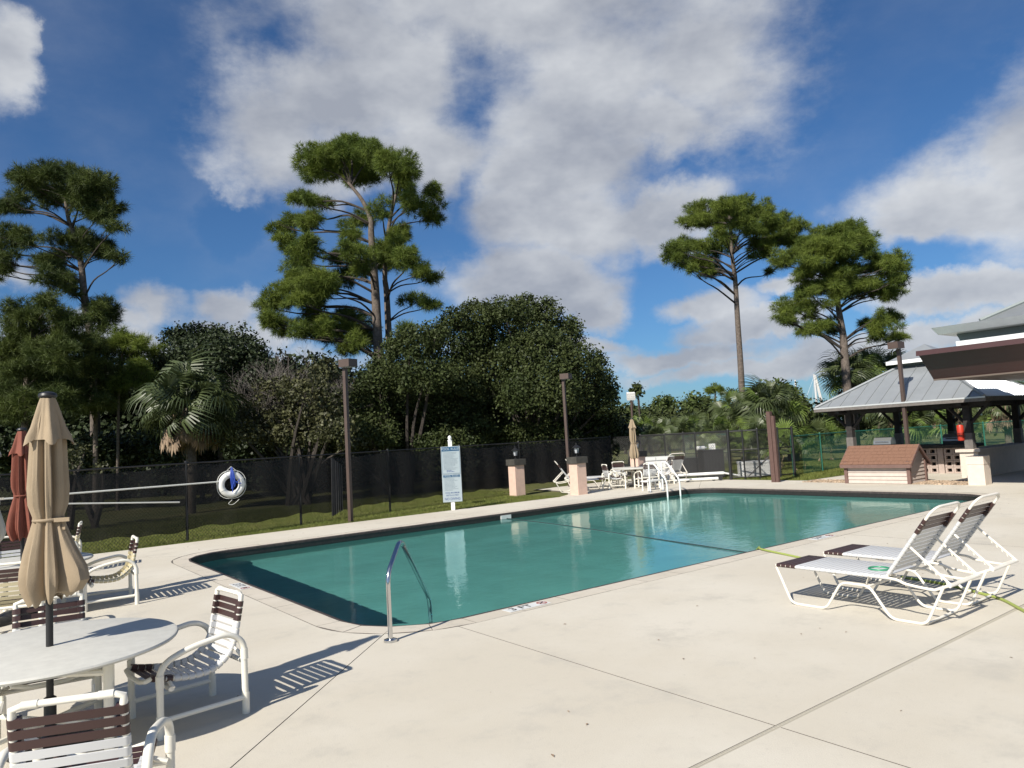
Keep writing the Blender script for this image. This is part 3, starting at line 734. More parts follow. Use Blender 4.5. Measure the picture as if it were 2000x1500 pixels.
# pool rules sign
t = thing('pool_rules_sign', 'white post with two stacked blue and white POOL RULES boards', 'sign', (-1.72, 19.2, 0), .10)
obj('post', MB().box(-.05, .05, -.05, .05, -.03, 1.80), 'sign_post', t)
obj('finial', MB().lathe([(.062, 1.80), (.062, 1.82), (.03, 1.83), (.045, 1.85), (.052, 1.885), (.04, 1.92), (.012, 1.945)], 16), 'sign_post', t)
def board(z0, z1, w, parts):
    b = obj('board', MB().box(-w/2, w/2, -.065, -.052, z0, z1), 'sign_white', t)
    for nme, m, (x0, x1, za, zb) in parts: obj(nme, MB().box(x0, x1, -.068, -.064, za, zb), m, b)
    return b
b1 = board(.935, 1.66, .50, [('header', 'sign_blue', (-.235, .235, 1.535, 1.645))])
text_mesh('POOL RULES', .088, 'sign_white', b1, (0, -.070, 1.59), (math.pi/2, 0, 0), sx=.98)
fr = MB()
for (x0, x1, za, zb) in ((-.235, -.229, .95, 1.53), (.229, .235, .95, 1.53), (-.235, .235, .95, .956)): fr.box(x0, x1, -.0675, -.0645, za, zb)
obj('border', fr, 'sign_blue', b1)
rn = random.Random(4)
def lines(z0, z1, n, h, x0, x1, par, m='ink_grey'):
    mb = MB()
    for i in range(n):
        z = z1-(z1-z0)*i/(n-1); x = x0
        e_ = x1 - rn.uniform(0, .16)
        while x < e_:
            wd = rn.uniform(.012, .045); mb.box(x, min(x+wd, e_), -.0672, -.0648, z-h/2, z+h/2); x += wd+.009
    obj('fine_print', mb, m, par, kind='stuff')
lines(1.06, 1.495, 15, .010, -.19, .19, b1)
lines(1.0, 1.03, 2, .014, -.12, .12, b1, 'ink_blue')
b2 = board(.215, .93, .50, [('header', 'sign_blue', (-.215, .215, .855, .915))])
text_mesh('POOL RULES', .064, 'sign_white', b2, (0, -.070, .885), (math.pi/2, 0, 0))
lines(.52, .83, 11, .010, -.19, .17, b2)
text_mesh('POOL MAXIMUM', .056, 'ink_blue', b2, (0, -.067, .45), (math.pi/2, 0, 0), sx=.85)
text_mesh('DEPTH 4.5 FEET', .056, 'ink_blue', b2, (0, -.067, .385), (math.pi/2, 0, 0), sx=.85)
text_mesh('NO DIVING', .092, 'ink_blue', b2, (0, -.067, .292), (math.pi/2, 0, 0), sx=.85)

# ------------------------------------------------------------------ fences
def chain(mb, a, b, z0, z1, pitch=.052, w=.0028, off=0.0):
    """diamond mesh: two families of diagonal wires, as thin three-sided rods"""
    a = Vector((a[0], a[1], 0)); b = Vector((b[0], b[1], 0)); d = b-a; L = d.length; d.normalize(); n = Vector((-d.y, d.x, 0)); H = z1-z0
    for sgn in (1, -1):
        k = -H if sgn > 0 else 0.0; lim = L if sgn > 0 else L+H
        while k < lim:
            s0, s1 = k, k+sgn*H; za, zb = z0, z1
            lo, hi = (s0, s1) if sgn > 0 else (s1, s0)
            def zz(s): return z0 + (s-s0)*sgn
            p, q_ = max(0, lo), min(L, hi)
            if q_ - p > .02:
                A = a+d*p; B = a+d*q_; A.z = zz(p); B.z = zz(q_)
                o = n*(off+.002*sgn); up = (d*(-sgn)+Vector((0, 0, 1))).normalized()
                vs = [A+o+up*w, A+o-up*w*.6+n*w, A+o-up*w*.6-n*w, B+o+up*w, B+o-up*w*.6+n*w, B+o-up*w*.6-n*w]
                mb.add(vs, [(0, 1, 4, 3), (1, 2, 5, 4), (2, 0, 3, 5)])
            k += pitch*1.414
    return mb
def fence(name, label, cat, pts, h, mpost, mwire, screen=False, pitch=.052, w=.0028, post_r=.028, midrail=False, group=None):
    t = thing(name, label, cat, (0, 0, 0), 0, group); ch = MB()
    for (x, y) in pts:
        obj('post', MB().tube([(x, y, -.03), (x, y, h+.03)], post_r, 8).lathe([(post_r*1.15, h+.03), (post_r*.9, h+.05), (.004, h+.06)], 8, (x, y, 0)), mpost, t)
    for (a, b) in zip(pts[:-1], pts[1:]):
        obj('top_rail', MB().tube([(a[0], a[1], h), (b[0], b[1], h)], .019, 6), mpost, t)
        if midrail: obj('mid_rail', MB().tube([(a[0], a[1], h*.52), (b[0], b[1], h*.52)], .017, 6), mpost, t)
        chain(ch, a, b, .0, h-.01, pitch, w)
    obj('chain_link', ch.mesh('chain_link', smooth=False), mwire, t, kind='stuff')
    if screen:
        for i, (a, b) in enumerate(zip(pts[:-1], pts[1:])):
            a = Vector((a[0], a[1], 0)); b = Vector((b[0], b[1], 0)); d = b-a; n_ = Vector((d.y, -d.x, 0)).normalized()
            N = 26; vs = []; fs = []
            for j in range(N+1):
                f_ = j/N; p = a+d*f_ - n_*(-.02+.012*math.sin(f_*19+i))
                zb = .22+.03*math.sin(f_*7+i*1.7)+.02*math.sin(f_*23+i); zt = h-.03-.07*math.sin(math.pi*f_)*(1 if i % 2 else .4)-.012*math.sin(f_*31)
                for k in range(5): vs.append((p.x - n_.x*.010*math.sin(k*2+f_*25), p.y - n_.y*.010*math.sin(k*2+f_*25), zb+(zt-zb)*k/4))
            for j in range(N):
                for k in range(4): fs.append((j*5+k, (j+1)*5+k, (j+1)*5+k+1, j*5+k+1))
            obj('screen_panel', MB().add(vs, fs), 'screen', t)
    return t
s0 = (-7.10, 15.69); dl = (1.80, 2.135)
fp = [(s0[0]+dl[0]*k, s0[1]+dl[1]*k) for k in range(-4, 7)]
fence('chain_link_fence', 'long black chain link fence with dark wind screen behind the grass strip', 'fence', fp, 1.63, 'black_metal', 'chainlink', True)
end = fp[-1]
mid = [(end[0]+(7.12-end[0])*k/4, end[1]+(24.45-end[1])*k/4) for k in range(5)]
fence('chain_link_fence', 'open black chain link fence between the far terrace and the gate post', 'fence', mid, 1.60, 'black_metal', 'chainlink', False, .06, .003, midrail=False)
# folded screen strip hanging on the long fence
q = (fp[5][0]-.95*.64, fp[5][1]-.95*.76)
hs = (-4.65, 18.45)
hsm = MB()
for k in range(6): hsm.obox((hs[0]+k*.035, hs[1]+k*.04-.05, .82-.01*k), .05, .03, 1.45-.06*k, .8+k*.3, .02, .01)
tag(obj('rolled_screen', hsm, 'black_plastic'), 'rolled black screen fabric standing against the fence left of the brown lamp post', 'screen roll')
# gate
t = thing('chain_link_gate', 'black chain link gate panels with thick posts and a diagonal brace', 'gate')
gp = [(7.12, 24.45), (7.55, 24.30), (8.01, 24.15), (8.75, 24.35), (9.30, 24.55)]
for i, (x, y) in enumerate(gp): obj('post', MB().tube([(x, y, 0), (x, y, 1.66)], (.055, .03, .03, .03, .045)[i], 8), 'black_metal', t)
ch = MB()
for a, b in zip(gp[:-1], gp[1:]):
    for z in (1.60, .98, .08): obj('rail', MB().tube([(a[0], a[1], z), (b[0], b[1], z)], .02, 6), 'black_metal', t)
    chain(ch, a, b, .05, 1.6, .06, .003)
obj('chain_link', ch.mesh('chain_link', smooth=False), 'chainlink', t, kind='stuff')
obj('brace', MB().tube([(7.60, 24.27, .06), (8.70, 24.33, .95)], .022, 6), 'black_metal', t)
gp2 = [(6.35, 27.6), (6.9, 27.2), (7.12, 24.45)]
fence('chain_link_fence', 'black chain link side run enclosing the pool equipment', 'fence', [(4.9, 28.6), (6.35, 27.6), (7.7, 26.4), (8.0, 24.15)], 1.62, 'black_metal', 'chainlink', False, .06, .003, midrail=True)
# green fence
gf = [(9.32, 24.7), (11.0, 26.4), (12.8, 28.2), (15.2, 29.2), (17.6, 30.2), (20.0, 31.2), (22.6, 32.2), (25.2, 33.2)]
fence('green_chain_link_fence', 'green vinyl chain link fence running behind the pavilion', 'fence', gf, 1.32, 'post_green', 'chain_green', False, .065, .0045, .03)
gf2 = [(-2.4, 31.5), (1.0, 32.5), (4.2, 33.2), (7.0, 33.2), (9.6, 33.0)]
fence('green_chain_link_fence', 'green chain link fence far behind the terrace in front of the woods', 'fence', gf2, 1.45, 'post_green', 'chain_green', False, .075, .0055, .03)

# life ring
def fence_xy(px, d0=14.0):
    r = ray(px, 900); # intersection of this bearing with the long fence
    ax, ay = fp[0]; dx, dy = dl; den = r[0]*dy - r[1]*dx; k = (ax*dy-ay*dx)/den; return r[0]*k, r[1]*k
FRZ = math.atan2(dl[1], dl[0]); nf = Vector((math.sin(FRZ), -math.cos(FRZ), 0))
x, y = fence_xy(446)
t = thing('life_ring', 'white life ring with blue rope hung on the fence', 'life ring', (x+nf.x*.11, y+nf.y*.11, 1.10), FRZ-.25)
obj('ring', MB().torus(.222, .072, 44, 14), 'foam_white', t)
pts = []
for i in range(33):
    a = 2*math.pi*i/32; r_ = .305+.025*abs(math.sin(2*a)); pts.append((r_*math.cos(a), -.01, r_*math.sin(a)))
obj('grab_line', MB().tube(pts, .008, 5).tube(smooth_path([(.0, -.02, -.34), (-.08, -.03, -.42), (.02, -.03, -.44), (.15, -.03, -.34)], 4), .006, 5).tube([(0, 0, .40), (-.15, -.02, .26)], .006, 5).tube([(0, 0, .40), (.15, -.02, .26)], .006, 5), 'rope_white', t)
rb = MB(); rn = random.Random(3)
for i in range(13):
    a = (rn.uniform(-.015, .015), -.05, .38); b = (rn.uniform(-.045, .05), -.10, rn.uniform(.1, .2)); c = (rn.uniform(-.04, .06), -.09, rn.uniform(-.12, .02))
    rb.tube(smooth_path([a, b, c], 5), .009, 5)
rb.tube(smooth_path([(.03, -.1, .1), (.10, -.1, .03), (.19, -.09, .01)], 4), .010, 5); rb.tube(smooth_path([(.04, -.1, .06), (.12, -.1, .06), (.16, -.09, .12)], 4), .008, 5)
rb.tube([(0, -.1, 0), (0, -.09, -.17)], .010, 5)
obj('rope_bundle', rb, 'rope_blue', t)
for b_ in (30, 120, 210, 300):
    a = math.radians(b_); o = obj('band', MB().torus(.073, .005, 18, 4, 'Y', (0, 0, 0)), 'rope_white', t)
    o.matrix_local = Matrix.Translation((.222*math.cos(a), 0, .222*math.sin(a))) @ Matrix.Rotation(-a, 4, 'Y') @ Matrix.Rotation(math.pi/2, 4, 'X')
def fence_pt(px, py, off=.07):
    x, y = fence_xy(px); r = ray(px, py); k = y/r[1]; return (x+nf.x*off, y+nf.y*off, CAM_H+r[2]*k)
tag(obj('rescue_pole', MB().tube([fence_pt(-40, 978), fence_pt(424, 941)], .017, 8), 'pole_white'), 'long white pole on the fence ending at the life ring', 'pole', 'white poles hung on the fence')
tag(obj('rescue_pole', MB().tube([fence_pt(20, 985), fence_pt(346, 981)], .015, 8), 'pole_white'), 'lower white pole on the fence, ending short of the life ring', 'pole', 'white poles hung on the fence')

# brown double post
t = thing('timber_post', 'tall brown painted double timber post standing on the far deck', 'post', (7.86, 22.4, 0), ANG)
obj('timber', MB().box(-.065, .065, -.04, .09, 0, 2.16), 'post_brown', t)
obj('timber', MB().box(-.04, .05, -.145, -.045, 0, 2.02), 'post_brown', t)

# ------------------------------------------------------------------ things behind the ladder
q = gnd(1245, 938); t = thing('storage_bench', 'long white plastic storage box behind the far pillar', 'storage box', tuple(gnd(1282, 938)), -.05)
obj('body', MB().box(-.75, .62, -.3, .3, 0, .72), 'white_box', t); obj('lid', MB().box(-.78, -.02, -.33, .33, .722, .84), 'white_box', t); obj('lid', MB().box(.0, .65, -.33, .33, .722, .84), 'white_box', t)
q = gnd(1372, 940); t = thing('cover_reel', 'white pool cover reel of two long tubes on small wheels', 'cover reel', tuple(q), -.05)
obj('tube', MB().tube([(-.95, 0, .24), (.72, 0, .24)], .05, 12), 'pvc_white', t)
obj('tube', MB().tube([(-.95, -.1, .08), (.50, -.1, .08)], .045, 12), 'pvc_white', t)
obj('handle', MB().tube([(.72, 0, .24), (1.25, .1, .12)], .03, 8), 'pvc_white', t)
for x in (.35, .58, -.5):
    o = obj('wheel', MB().lathe([(.02, -.02), (.07, -.02), (.07, .02), (.02, .02)], 16), 'black_plastic', t); o.location = (x, -.1, .075); o.rotation_euler = (math.pi/2, 0, 0)
t = thing('equipment_cabinet', 'low black equipment cabinet behind the fence by the cover reel', 'cabinet', tuple(gnd(1343, 931)), .02)
obj('body', MB().box(-.62, .55, -.35, .35, 0, .70), 'black_plastic', t); obj('door_panel', MB().box(-.02, .5, -.362, -.352, .06, .64), 'black_plastic', t)
t = thing('waste_bin', 'tall black slatted bin behind the fence with white jugs on its lid', 'bin', tuple(gnd(1391, 933)), .05)
obj('body', MB().box(-.36, .36, -.34, .34, 0, .96), 'black_plastic', t); obj('lid', MB().box(-.39, .39, -.37, .37, .962, 1.0), 'black_plastic', t)
for k in range(6): obj('slat', MB().box(-.33+k*.112, -.25+k*.112, -.352, -.342, .04, .92), 'black_plastic', t)
gx = gnd(1391, 933)
t = thing('chlorine_jug', 'white jug lying on the black bin lid', 'jug', (gx[0]-.32, gx[1]-.1, 1.0), .1)
obj('body', MB().tube([(-.17, 0, .07), (.10, 0, .07)], .07, 12).tube([(.10, 0, .07), (.19, 0, .07)], .03, 10), 'foam_white', t)
t = thing('control_box', 'small white square box standing on the black bin lid', 'box', (gx[0]+.05, gx[1]-.1, 1.0), .1)
obj('body', MB().box(-.10, .10, -.06, .06, 0, .20), 'foam_white', t); obj('dial', MB().torus(.05, .006, 16, 5, 'Y', (0, -.062, .1)), 'ink_grey', t)
t = thing('utility_chest', 'white utility chest in the fenced corner behind the brown post', 'storage box', tuple(gnd(1481, 930)), -.08)
obj('body', MB().box(-.62, .62, -.3, .3, 0, .46), 'white_box', t); obj('lid', MB().box(-.64, .64, -.32, .32, .462, .53), 'white_box', t)
obj('latch', MB().box(.0, .10, -.327, -.32, .40, .50), 'ink_grey', t); obj('vent', MB().box(.35, .55, -.304, -.30, .04, .2), 'black_plastic', t)

# ------------------------------------------------------------------ shingled shed
SL, SWd, EV, RD = 1.72, .95, .60, .42          # length, depth, eave height, roof rise
t = thing('pump_shed', 'low beige lap sided shed with brown shingle roof at the pool end', 'shed', P(19.75, 9.05), ANG)
shed = t
for k in range(6):
    z0 = .01+k*.098
    obj('lap_board', MB().add([(0, .06, z0), (0, SL-.06, z0), (.022, SL-.06, z0+.097), (.022, .06, z0+.097), (.03, .06, z0), (.03, SL-.06, z0)], [(0, 1, 2, 3), (0, 4, 5, 1)]), 'siding', t)
    obj('lap_board', MB().add([(.06, 0, z0), (SWd-.06, 0, z0), (SWd-.06, .022, z0+.097), (.06, .022, z0+.097), (.06, .03, z0), (SWd-.06, .03, z0)], [(0, 1, 2, 3), (0, 4, 5, 1)]), 'siding', t)
for k in range(4):
    z0 = .60+k*.095; f0 = (z0-.6)/RD*SWd/2; f1 = min((z0+.094-.6)/RD*SWd/2, SWd/2)
    obj('gable_board', MB().add([(f0, -.004, z0), (SWd-f0, -.004, z0), (SWd-f1, .014, z0+.094), (f1, .014, z0+.094)], [(0, 1, 2, 3)]), 'siding', t)
obj('core', MB().box(.025, SWd-.025, .025, SL-.025, 0, .6), 'shed_trim', t)
for (x, y) in ((0, 0), (0, SL), (SWd, 0), (SWd, SL)):
    obj('corner_post', MB().box(x-.055 if x else -.03, x+.03 if x else .055, y-.03 if not y else y-.055, y+.055 if not y else y+.03, 0, .602), 'shed_trim', t)
rf = MB(); ov = .09
rf.add([(-ov, -.09, EV-.08), (SWd/2, -.09, EV+RD), (SWd/2, SL+.09, EV+RD), (-ov, SL+.09, EV-.08)], [(0, 1, 2, 3)])
rf.add([(SWd+ov, -.09, EV-.08), (SWd/2, -.09, EV+RD), (SWd/2, SL+.09, EV+RD), (SWd+ov, SL+.09, EV-.08)], [(0, 1, 2, 3)])
roof = obj('roof', rf, 'shed_trim', t)
for s_ in (0, 1):
    x0 = -ov if not s_ else SWd+ov; tr_ = MB().obox((x0+(.004 if s_ else -.004), SL/2, EV-.125), .03, SL+.18, .09); obj('eave_board', tr_, 'shed_trim', t)
for y in (-.10, SL+.10):
    for s_ in (0, 1):
        a = (-ov, y, EV-.09) if not s_ else (SWd+ov, y, EV-.09); b = (SWd/2, y, EV+RD-.01)
        m_ = MB().add([(a[0], y-.012, a[2]-.06), (b[0], y-.012, b[2]-.06), (b[0], y-.012, b[2]+.02), (a[0], y-.012, a[2]+.02), (a[0], y+.012, a[2]-.06), (b[0], y+.012, b[2]-.06), (b[0], y+.012, b[2]+.02), (a[0], y+.012, a[2]+.02)],
                      [(0, 1, 2, 3), (7, 6, 5, 4), (0, 4, 5, 1), (1, 5, 6, 2), (2, 6, 7, 3), (3, 7, 4, 0)]); obj('barge_board', m_, 'shed_trim', t)
rn = random.Random(8); dx, dz = SWd/2+ov, RD+.08; sl_ = math.hypot(dx, dz); rows = 6
for s_ in (0, 1):
    for k in range(rows):
        f0, f1 = k/rows, min((k+1.25)/rows, 1.0); y = -.11+ (0 if k % 2 else -.07); 
        while y < SL+.11:
            wd = rn.uniform(.13, .19); ya, yb = max(y, -.11), min(y+wd-.006, SL+.11)
            if yb-ya > .02:
                lift = rn.uniform(.008, .014); nx, nz = -dz/sl_, dx/sl_
                def pt(f, yy, l): 
                    x = -ov+dx*f + nx*l; z = EV-.08+dz*f + nz*l
                    return ((SWd-x) if s_ else x, yy, z)
                m_ = MB().add([pt(f0, ya, lift), pt(f0, yb, lift), pt(f1, yb, .003), pt(f1, ya, .003), pt(f0, ya, .0), pt(f0, yb, .0)], [(0, 1, 2, 3), (0, 4, 5, 1), (0, 3, 4), (1, 5, 2)])
                obj('shingle', m_.mesh('shingle', smooth=False), 'shingle', roof)
            y += wd
# gravel
rn = np.random.RandomState(5); m_ = MB(); R = random.Random(5)
for _ in range(2600):
    if R.random() < .72: u_, v_ = R.uniform(19.75, 20.75), R.uniform(7.75, 9.0)
    else: u_, v_ = R.uniform(19.9, 20.7), R.uniform(10.8, 12.2)
    s_ = R.uniform(.012, .03); m_.obox((u_, v_, s_*.3), s_*2*R.uniform(.7, 1.3), s_*2*R.uniform(.6, 1), s_*1.2, R.uniform(0, 3), R.uniform(-.4, .4), R.uniform(-.4, .4))
tag(obj('gravel_bed', m_.mesh('gravel_bed', smooth=False), 'gravel', rz=ANG, kind='stuff'), 'bed of brown and white gravel beside the shed', 'gravel')

# ------------------------------------------------------------------ pavilion
pv = thing('picnic_pavilion', 'open pavilion with grey standing seam metal roof on dark timber posts', 'pavilion', rz=ANG)
U0, U1, V0, V1, EH = 21.5, 26.4, 7.75, 12.54, 2.17
uc, vc = (U0+U1)/2, (V0+V1)/2; hu, hv = (U1-U0)/2, (V1-V0)/2; RISE = 1.48; TOPF = .80      # the hips stop under the cupola
def rp_(s, t_, side):     # s: -1..1 along eave, t_: 0 eave .. 1 apex
    w = 1-t_
    if side == 0: return (uc-hu*w, vc+hv*s, EH+RISE*t_)
    if side == 1: return (uc+hu*s, vc-hv*w, EH+RISE*t_)
    if side == 2: return (uc+hu*w, vc+hv*s, EH+RISE*t_)
    return (uc+hu*s, vc+hv*w, EH+RISE*t_)
for side in range(4):
    npan = 12 if side in (0, 2) else 13; mname = 'roof_metal' if side != 1 else 'roof_bright'  # right face gets the paler metal, its glare put into the colour
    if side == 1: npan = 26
    for i in range(npan):
        a, b = -1+2*i/npan, -1+2*(i+1)/npan
        def tmax(s): return min(1-abs(s), TOPF)
        ss = [a, b]
        for k_ in (-(1-TOPF), 0, (1-TOPF)):
            if a < k_ < b: ss = [a, k_, b]
        pts = [rp_(a, 0, side), rp_(b, 0, side)] + [rp_(s, tmax(s), side) for s in ss[::-1]]
        pts = [p for j, p in enumerate(pts) if (Vector(p)-Vector(pts[j-1])).length > 1e-4]
        m_ = MB().add(pts, [tuple(range(len(pts)))])
        tb_ = tmax(b)
        if tb_ > .02 and i < npan-1:
            p0, p1 = Vector(rp_(b, 0, side)), Vector(rp_(b, tb_, side)); rise = .028 if side != 1 else .035
            e_ = (Vector(rp_(b+.001, 0, side))-Vector(rp_(b, 0, side))).normalized()*(.012 if side != 1 else .035)
            u_ = Vector((0, 0, rise))
            m_.add([p0-e_, p0-e_*.6+u_, p0+e_*.6+u_, p0+e_, p1-e_, p1-e_*.6+u_, p1+e_*.6+u_, p1+e_], [(0, 1, 5, 4), (1, 2, 6, 5), (2, 3, 7, 6), (0, 3, 2, 1)])
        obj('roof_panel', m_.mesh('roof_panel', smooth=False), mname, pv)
    h0, h1 = rp_(-1, 0, side), rp_(-1+TOPF, TOPF, side)
    if side in (0, 2):
        for sg in (-1, 1):
            a = Vector(rp_(sg, 0, side))+Vector((0, 0, .03)); b = Vector(rp_(sg*(1-TOPF), TOPF, side))+Vector((0, 0, .03))
            obj('hip_cap', MB().tube([a, b], .045, 5), 'roof_metal', pv)
ceil = MB().add([(U0+.02, V0+.02, EH-.02), (U1-.02, V0+.02, EH-.02), (U1-.02, V1-.02, EH-.02), (U0+.02, V1-.02, EH-.02)], [(0, 1, 2, 3)]); obj('soffit', ceil, 'timber_dark', pv)
for (a, b, c, d_) in ((U0-.03, U0, V0-.03, V1+.03), (U1, U1+.03, V0-.03, V1+.03)): obj('gutter', MB().box(a, b, c, d_, EH-.11, EH+.012), 'timber_grey', pv)
for (c, d_) in ((V0-.03, V0), (V1, V1+.03)): obj('gutter', MB().box(U0, U1, c, d_, EH-.11, EH+.012), 'timber_grey', pv)
for (c, d_, e_) in ((U0-.034, U0-.0305, 0),): obj('drip_edge', MB().box(c, d_, V0-.03, V1+.03, EH-.02, EH+.02), 'roof_bright', pv)
posts = [(22.15, 11.85), (22.15, 8.45), (22.15, 10.15), (25.75, 11.85), (25.75, 8.45), (25.75, 10.15)]
posts = [(22.15, 11.80), (22.15, 8.45), (25.7, 12.0), (25.7, 10.3), (25.7, 8.45)]
for (u_, v_) in posts:
    p_ = obj('post', MB().box(u_-.09, u_+.09, v_-.09, v_+.09, 0, EH-.06), 'timber_dark', pv)
    obj('post_sleeve', MB().box(u_-.105, u_+.105, v_-.105, v_+.105, 0, 1.22), 'timber_grey', p_)
    for dv_ in (-1, 1):
        obj('knee_brace', MB().tube([(u_, v_+.08*dv_, 1.50), (u_, v_+.60*dv_, EH-.08)], .05, 4), 'timber_dark', p_)
for v_ in (8.45, 11.9): obj('beam', MB().box(U0+.1, U1-.1, v_-.07, v_+.07, EH-.20, EH-.025), 'timber_dark', pv)
for u_ in (22.15, 25.7): obj('beam', MB().box(u_-.07, u_+.07, V0+.1, V1-.1, EH-.24, EH-.03), 'timber_dark', pv)
# cupola
cz = EH+RISE*TOPF; ch_ = .30; cw = hu*(1-TOPF)+.02
cup = MB().box(uc-cw, uc+cw, vc-cw, vc+cw, cz-.05, cz+.16); cu_o = obj('cupola', cup, 'wall_grey', pv)
w2 = cw+.32; ez = cz+.14
cr = MB().add([(uc-w2, vc-w2, ez), (uc+w2, vc-w2, ez), (uc+w2, vc+w2, ez), (uc-w2, vc+w2, ez), (uc, vc, ez+.50)], [(0, 1, 4), (1, 2, 4), (2, 3, 4), (3, 0, 4), (3, 2, 1, 0)])
obj('cupola_roof', cr, 'roof_metal', cu_o)
for (a, b, c, d_) in ((uc-w2-.02, uc-w2, vc-w2, vc+w2), (uc-w2, uc+w2, vc-w2-.02, vc-w2)): obj('cupola_fascia', MB().box(a, b, c, d_, ez-.10, ez+.01), 'roof_white', cu_o)

# counter walls, grills
t = thing('counter_wall', 'long pale stucco counter wall under the pavilion edge with a stone cap', 'wall', rz=ANG)
obj('wall', MB().box(21.98, 29.5, 8.22, 8.68, 0, .70), 'stucco_pale', t)
for k in range(13): obj('cap_slab', MB().box(21.92+k*.585, 21.92+k*.585+.575, 8.14, 8.76, .704, .78), 'stucco_pale', t)
t = thing('grill_counter', 'dark topped barbecue counter with pierced block base inside the pavilion', 'counter', rz=ANG)
def lattice(u_, v0, v1, n, rows_):
    w_ = (v1-v0)/n; hgt = .76/rows_
    for i in range(n):
        for j in range(rows_):
            a, b, c, d_ = v0+i*w_+.004, v0+(i+1)*w_-.004, j*hgt+.004, (j+1)*hgt-.004; m_ = MB(); e1 = (b-a)*.22; e2 = (d_-c)*.22
            m_.box(u_, u_+.12, a, a+e1, c, d_); m_.box(u_, u_+.12, b-e1, b, c, d_); m_.box(u_+.001, u_+.119, a+e1, b-e1, c, c+e2); m_.box(u_+.001, u_+.119, a+e1, b-e1, d_-e2, d_)
            obj('pierced_block', m_.mesh('pierced_block', smooth=False), 'block', t)
lattice(23.6, 9.05, 9.75, 3, 4); lattice(23.6, 9.95, 11.4, 6, 4)
obj('pier', MB().box(23.58, 23.74, 9.77, 9.93, 0, .76), 'block', t)
obj('backing', MB().box(23.76, 24.3, 9.05, 11.4, 0, .755), 'timber_dark', t)
obj('countertop', MB().box(23.45, 24.45, 8.95, 11.6, .765, .86), 'timber_dark', t)
def grill(u_, v_, label, s_):
    t = thing('barbecue_grill', label, 'grill', P(u_, v_, .865), ANG)
    obj('firebox', MB().box(-.22*s_, .22*s_, -.33*s_, .33*s_, 0, .10), 'black_metal', t)
    pr = [(-.22, .10), (-.20, .20), (-.10, .30), (.08, .31), (.20, .20), (.22, .10)]
    m_ = MB().add([(x*s_, -.33*s_, z) for x, z in pr]+[(x*s_, .33*s_, z) for x, z in pr], [(i, i+1, 7+i, 6+i) for i in range(5)]+[(0, 1, 2, 3, 4, 5), (11, 10, 9, 8, 7, 6)])
    obj('hood', m_.mesh('hood', smooth=False), 'grill', t); obj('handle', MB().tube([(-.23*s_, -.2, .17), (-.23*s_, .2, .17)], .014, 8), 'steel', t)
grill(23.9, 9.5, 'grey hooded barbecue grill on the counter above the pierced blocks', .9)
grill(22.6, 11.0, 'grey hooded grill just behind the shed roof left of the brown lamp post', .8)
t = thing('grill_stand', 'dark stand carrying the grill behind the shed', 'stand', P(22.6, 11.0), ANG); obj('body', MB().box(-.3, .3, -.45, .6, 0, .80), 'timber_dark', t); obj('top', MB().box(-.33, .33, -.48, .63, .802, .862), 'timber_grey', t)
q = P(22.03, 8.62); t = thing('extinguisher_cover', 'red fire extinguisher cover strapped to the front pavilion post', 'fire extinguisher', (q[0], q[1], 1.02), ANG)
obj('cover', MB().lathe([(.075, 0), (.085, .02), (.085, .40), (.07, .43), (.03, .44)], 18), 'red', t); obj('band', MB().lathe([(.087, .20), (.089, .205), (.087, .215)], 18), 'black_metal', t); obj('valve', MB().lathe([(.018, .44), (.018, .49), (.03, .50), (.01, .52)], 10), 'black_metal', t)

# ------------------------------------------------------------------ pool house roof at the right
b_ = thing('pool_house', 'pool house eave with deep brown fascia below a white upper roof', 'building')
dn = Vector((-NN[0], -NN[1], 0)); du = Vector((UU[0], UU[1], 0))
Lf = 9.0
lo, hi = Vector(at(1824, 742, 16.5)), Vector(at(1790, 687, 16.27))
def slabq(a, b, L_, th, m_, name, par=b_):
    q_ = [a, b, b+dn*L_, a+dn*L_]; t_ = du*th
    mb = MB().add([tuple(p) for p in q_]+[tuple(p+t_) for p in q_], [(0, 1, 2, 3), (7, 6, 5, 4), (0, 4, 5, 1), (1, 5, 6, 2), (2, 6, 7, 3), (3, 7, 4, 0)])
    return obj(name, mb.mesh(name, smooth=False), m_, par)
slabq(lo, hi, Lf, .10, 'fascia_brown', 'fascia')
slabq(hi-du*.05-Vector((0, 0, .10)), hi-du*.03+Vector((0, 0, .012)), Lf, .05, 'fascia_brown', 'gutter')
slabq(lo-du*.02-Vector((0, 0, .02)), lo-du*.03+Vector((0, 0, .015)), Lf, .03, 'fascia_edge', 'trim_strip')
sf = [lo+du*.1, lo+du*9+Vector((0, 0, 0)), lo+du*9+dn*Lf, lo+dn*Lf+du*.1]
obj('soffit', MB().add([tuple(p) for p in sf], [(0, 1, 2, 3)]), 'brown_head', b_)
cen = hi+du*4.5+dn*4.5+Vector((0, 0, .12))
obj('lower_roof', MB().add([tuple(hi+du*.1-Vector((0,0,.02))), tuple(hi+dn*Lf+du*.1-Vector((0,0,.02))), tuple(hi+dn*Lf+du*9), tuple(hi+du*9), tuple(cen)], [(0, 1, 4), (1, 2, 4), (2, 3, 4), (3, 0, 4)]), 'roof_metal', b_)
for k_, (dd, uu_) in enumerate(((1.95, .25), (5.2, .25))):
    p_ = lo+dn*dd+du*uu_; obj('column', MB().box(p_.x-.09, p_.x+.09, p_.y-.09, p_.y+.09, 0, lo.z-.002), 'fascia_brown', b_)
wl = lo+dn*2.2+du*2.2
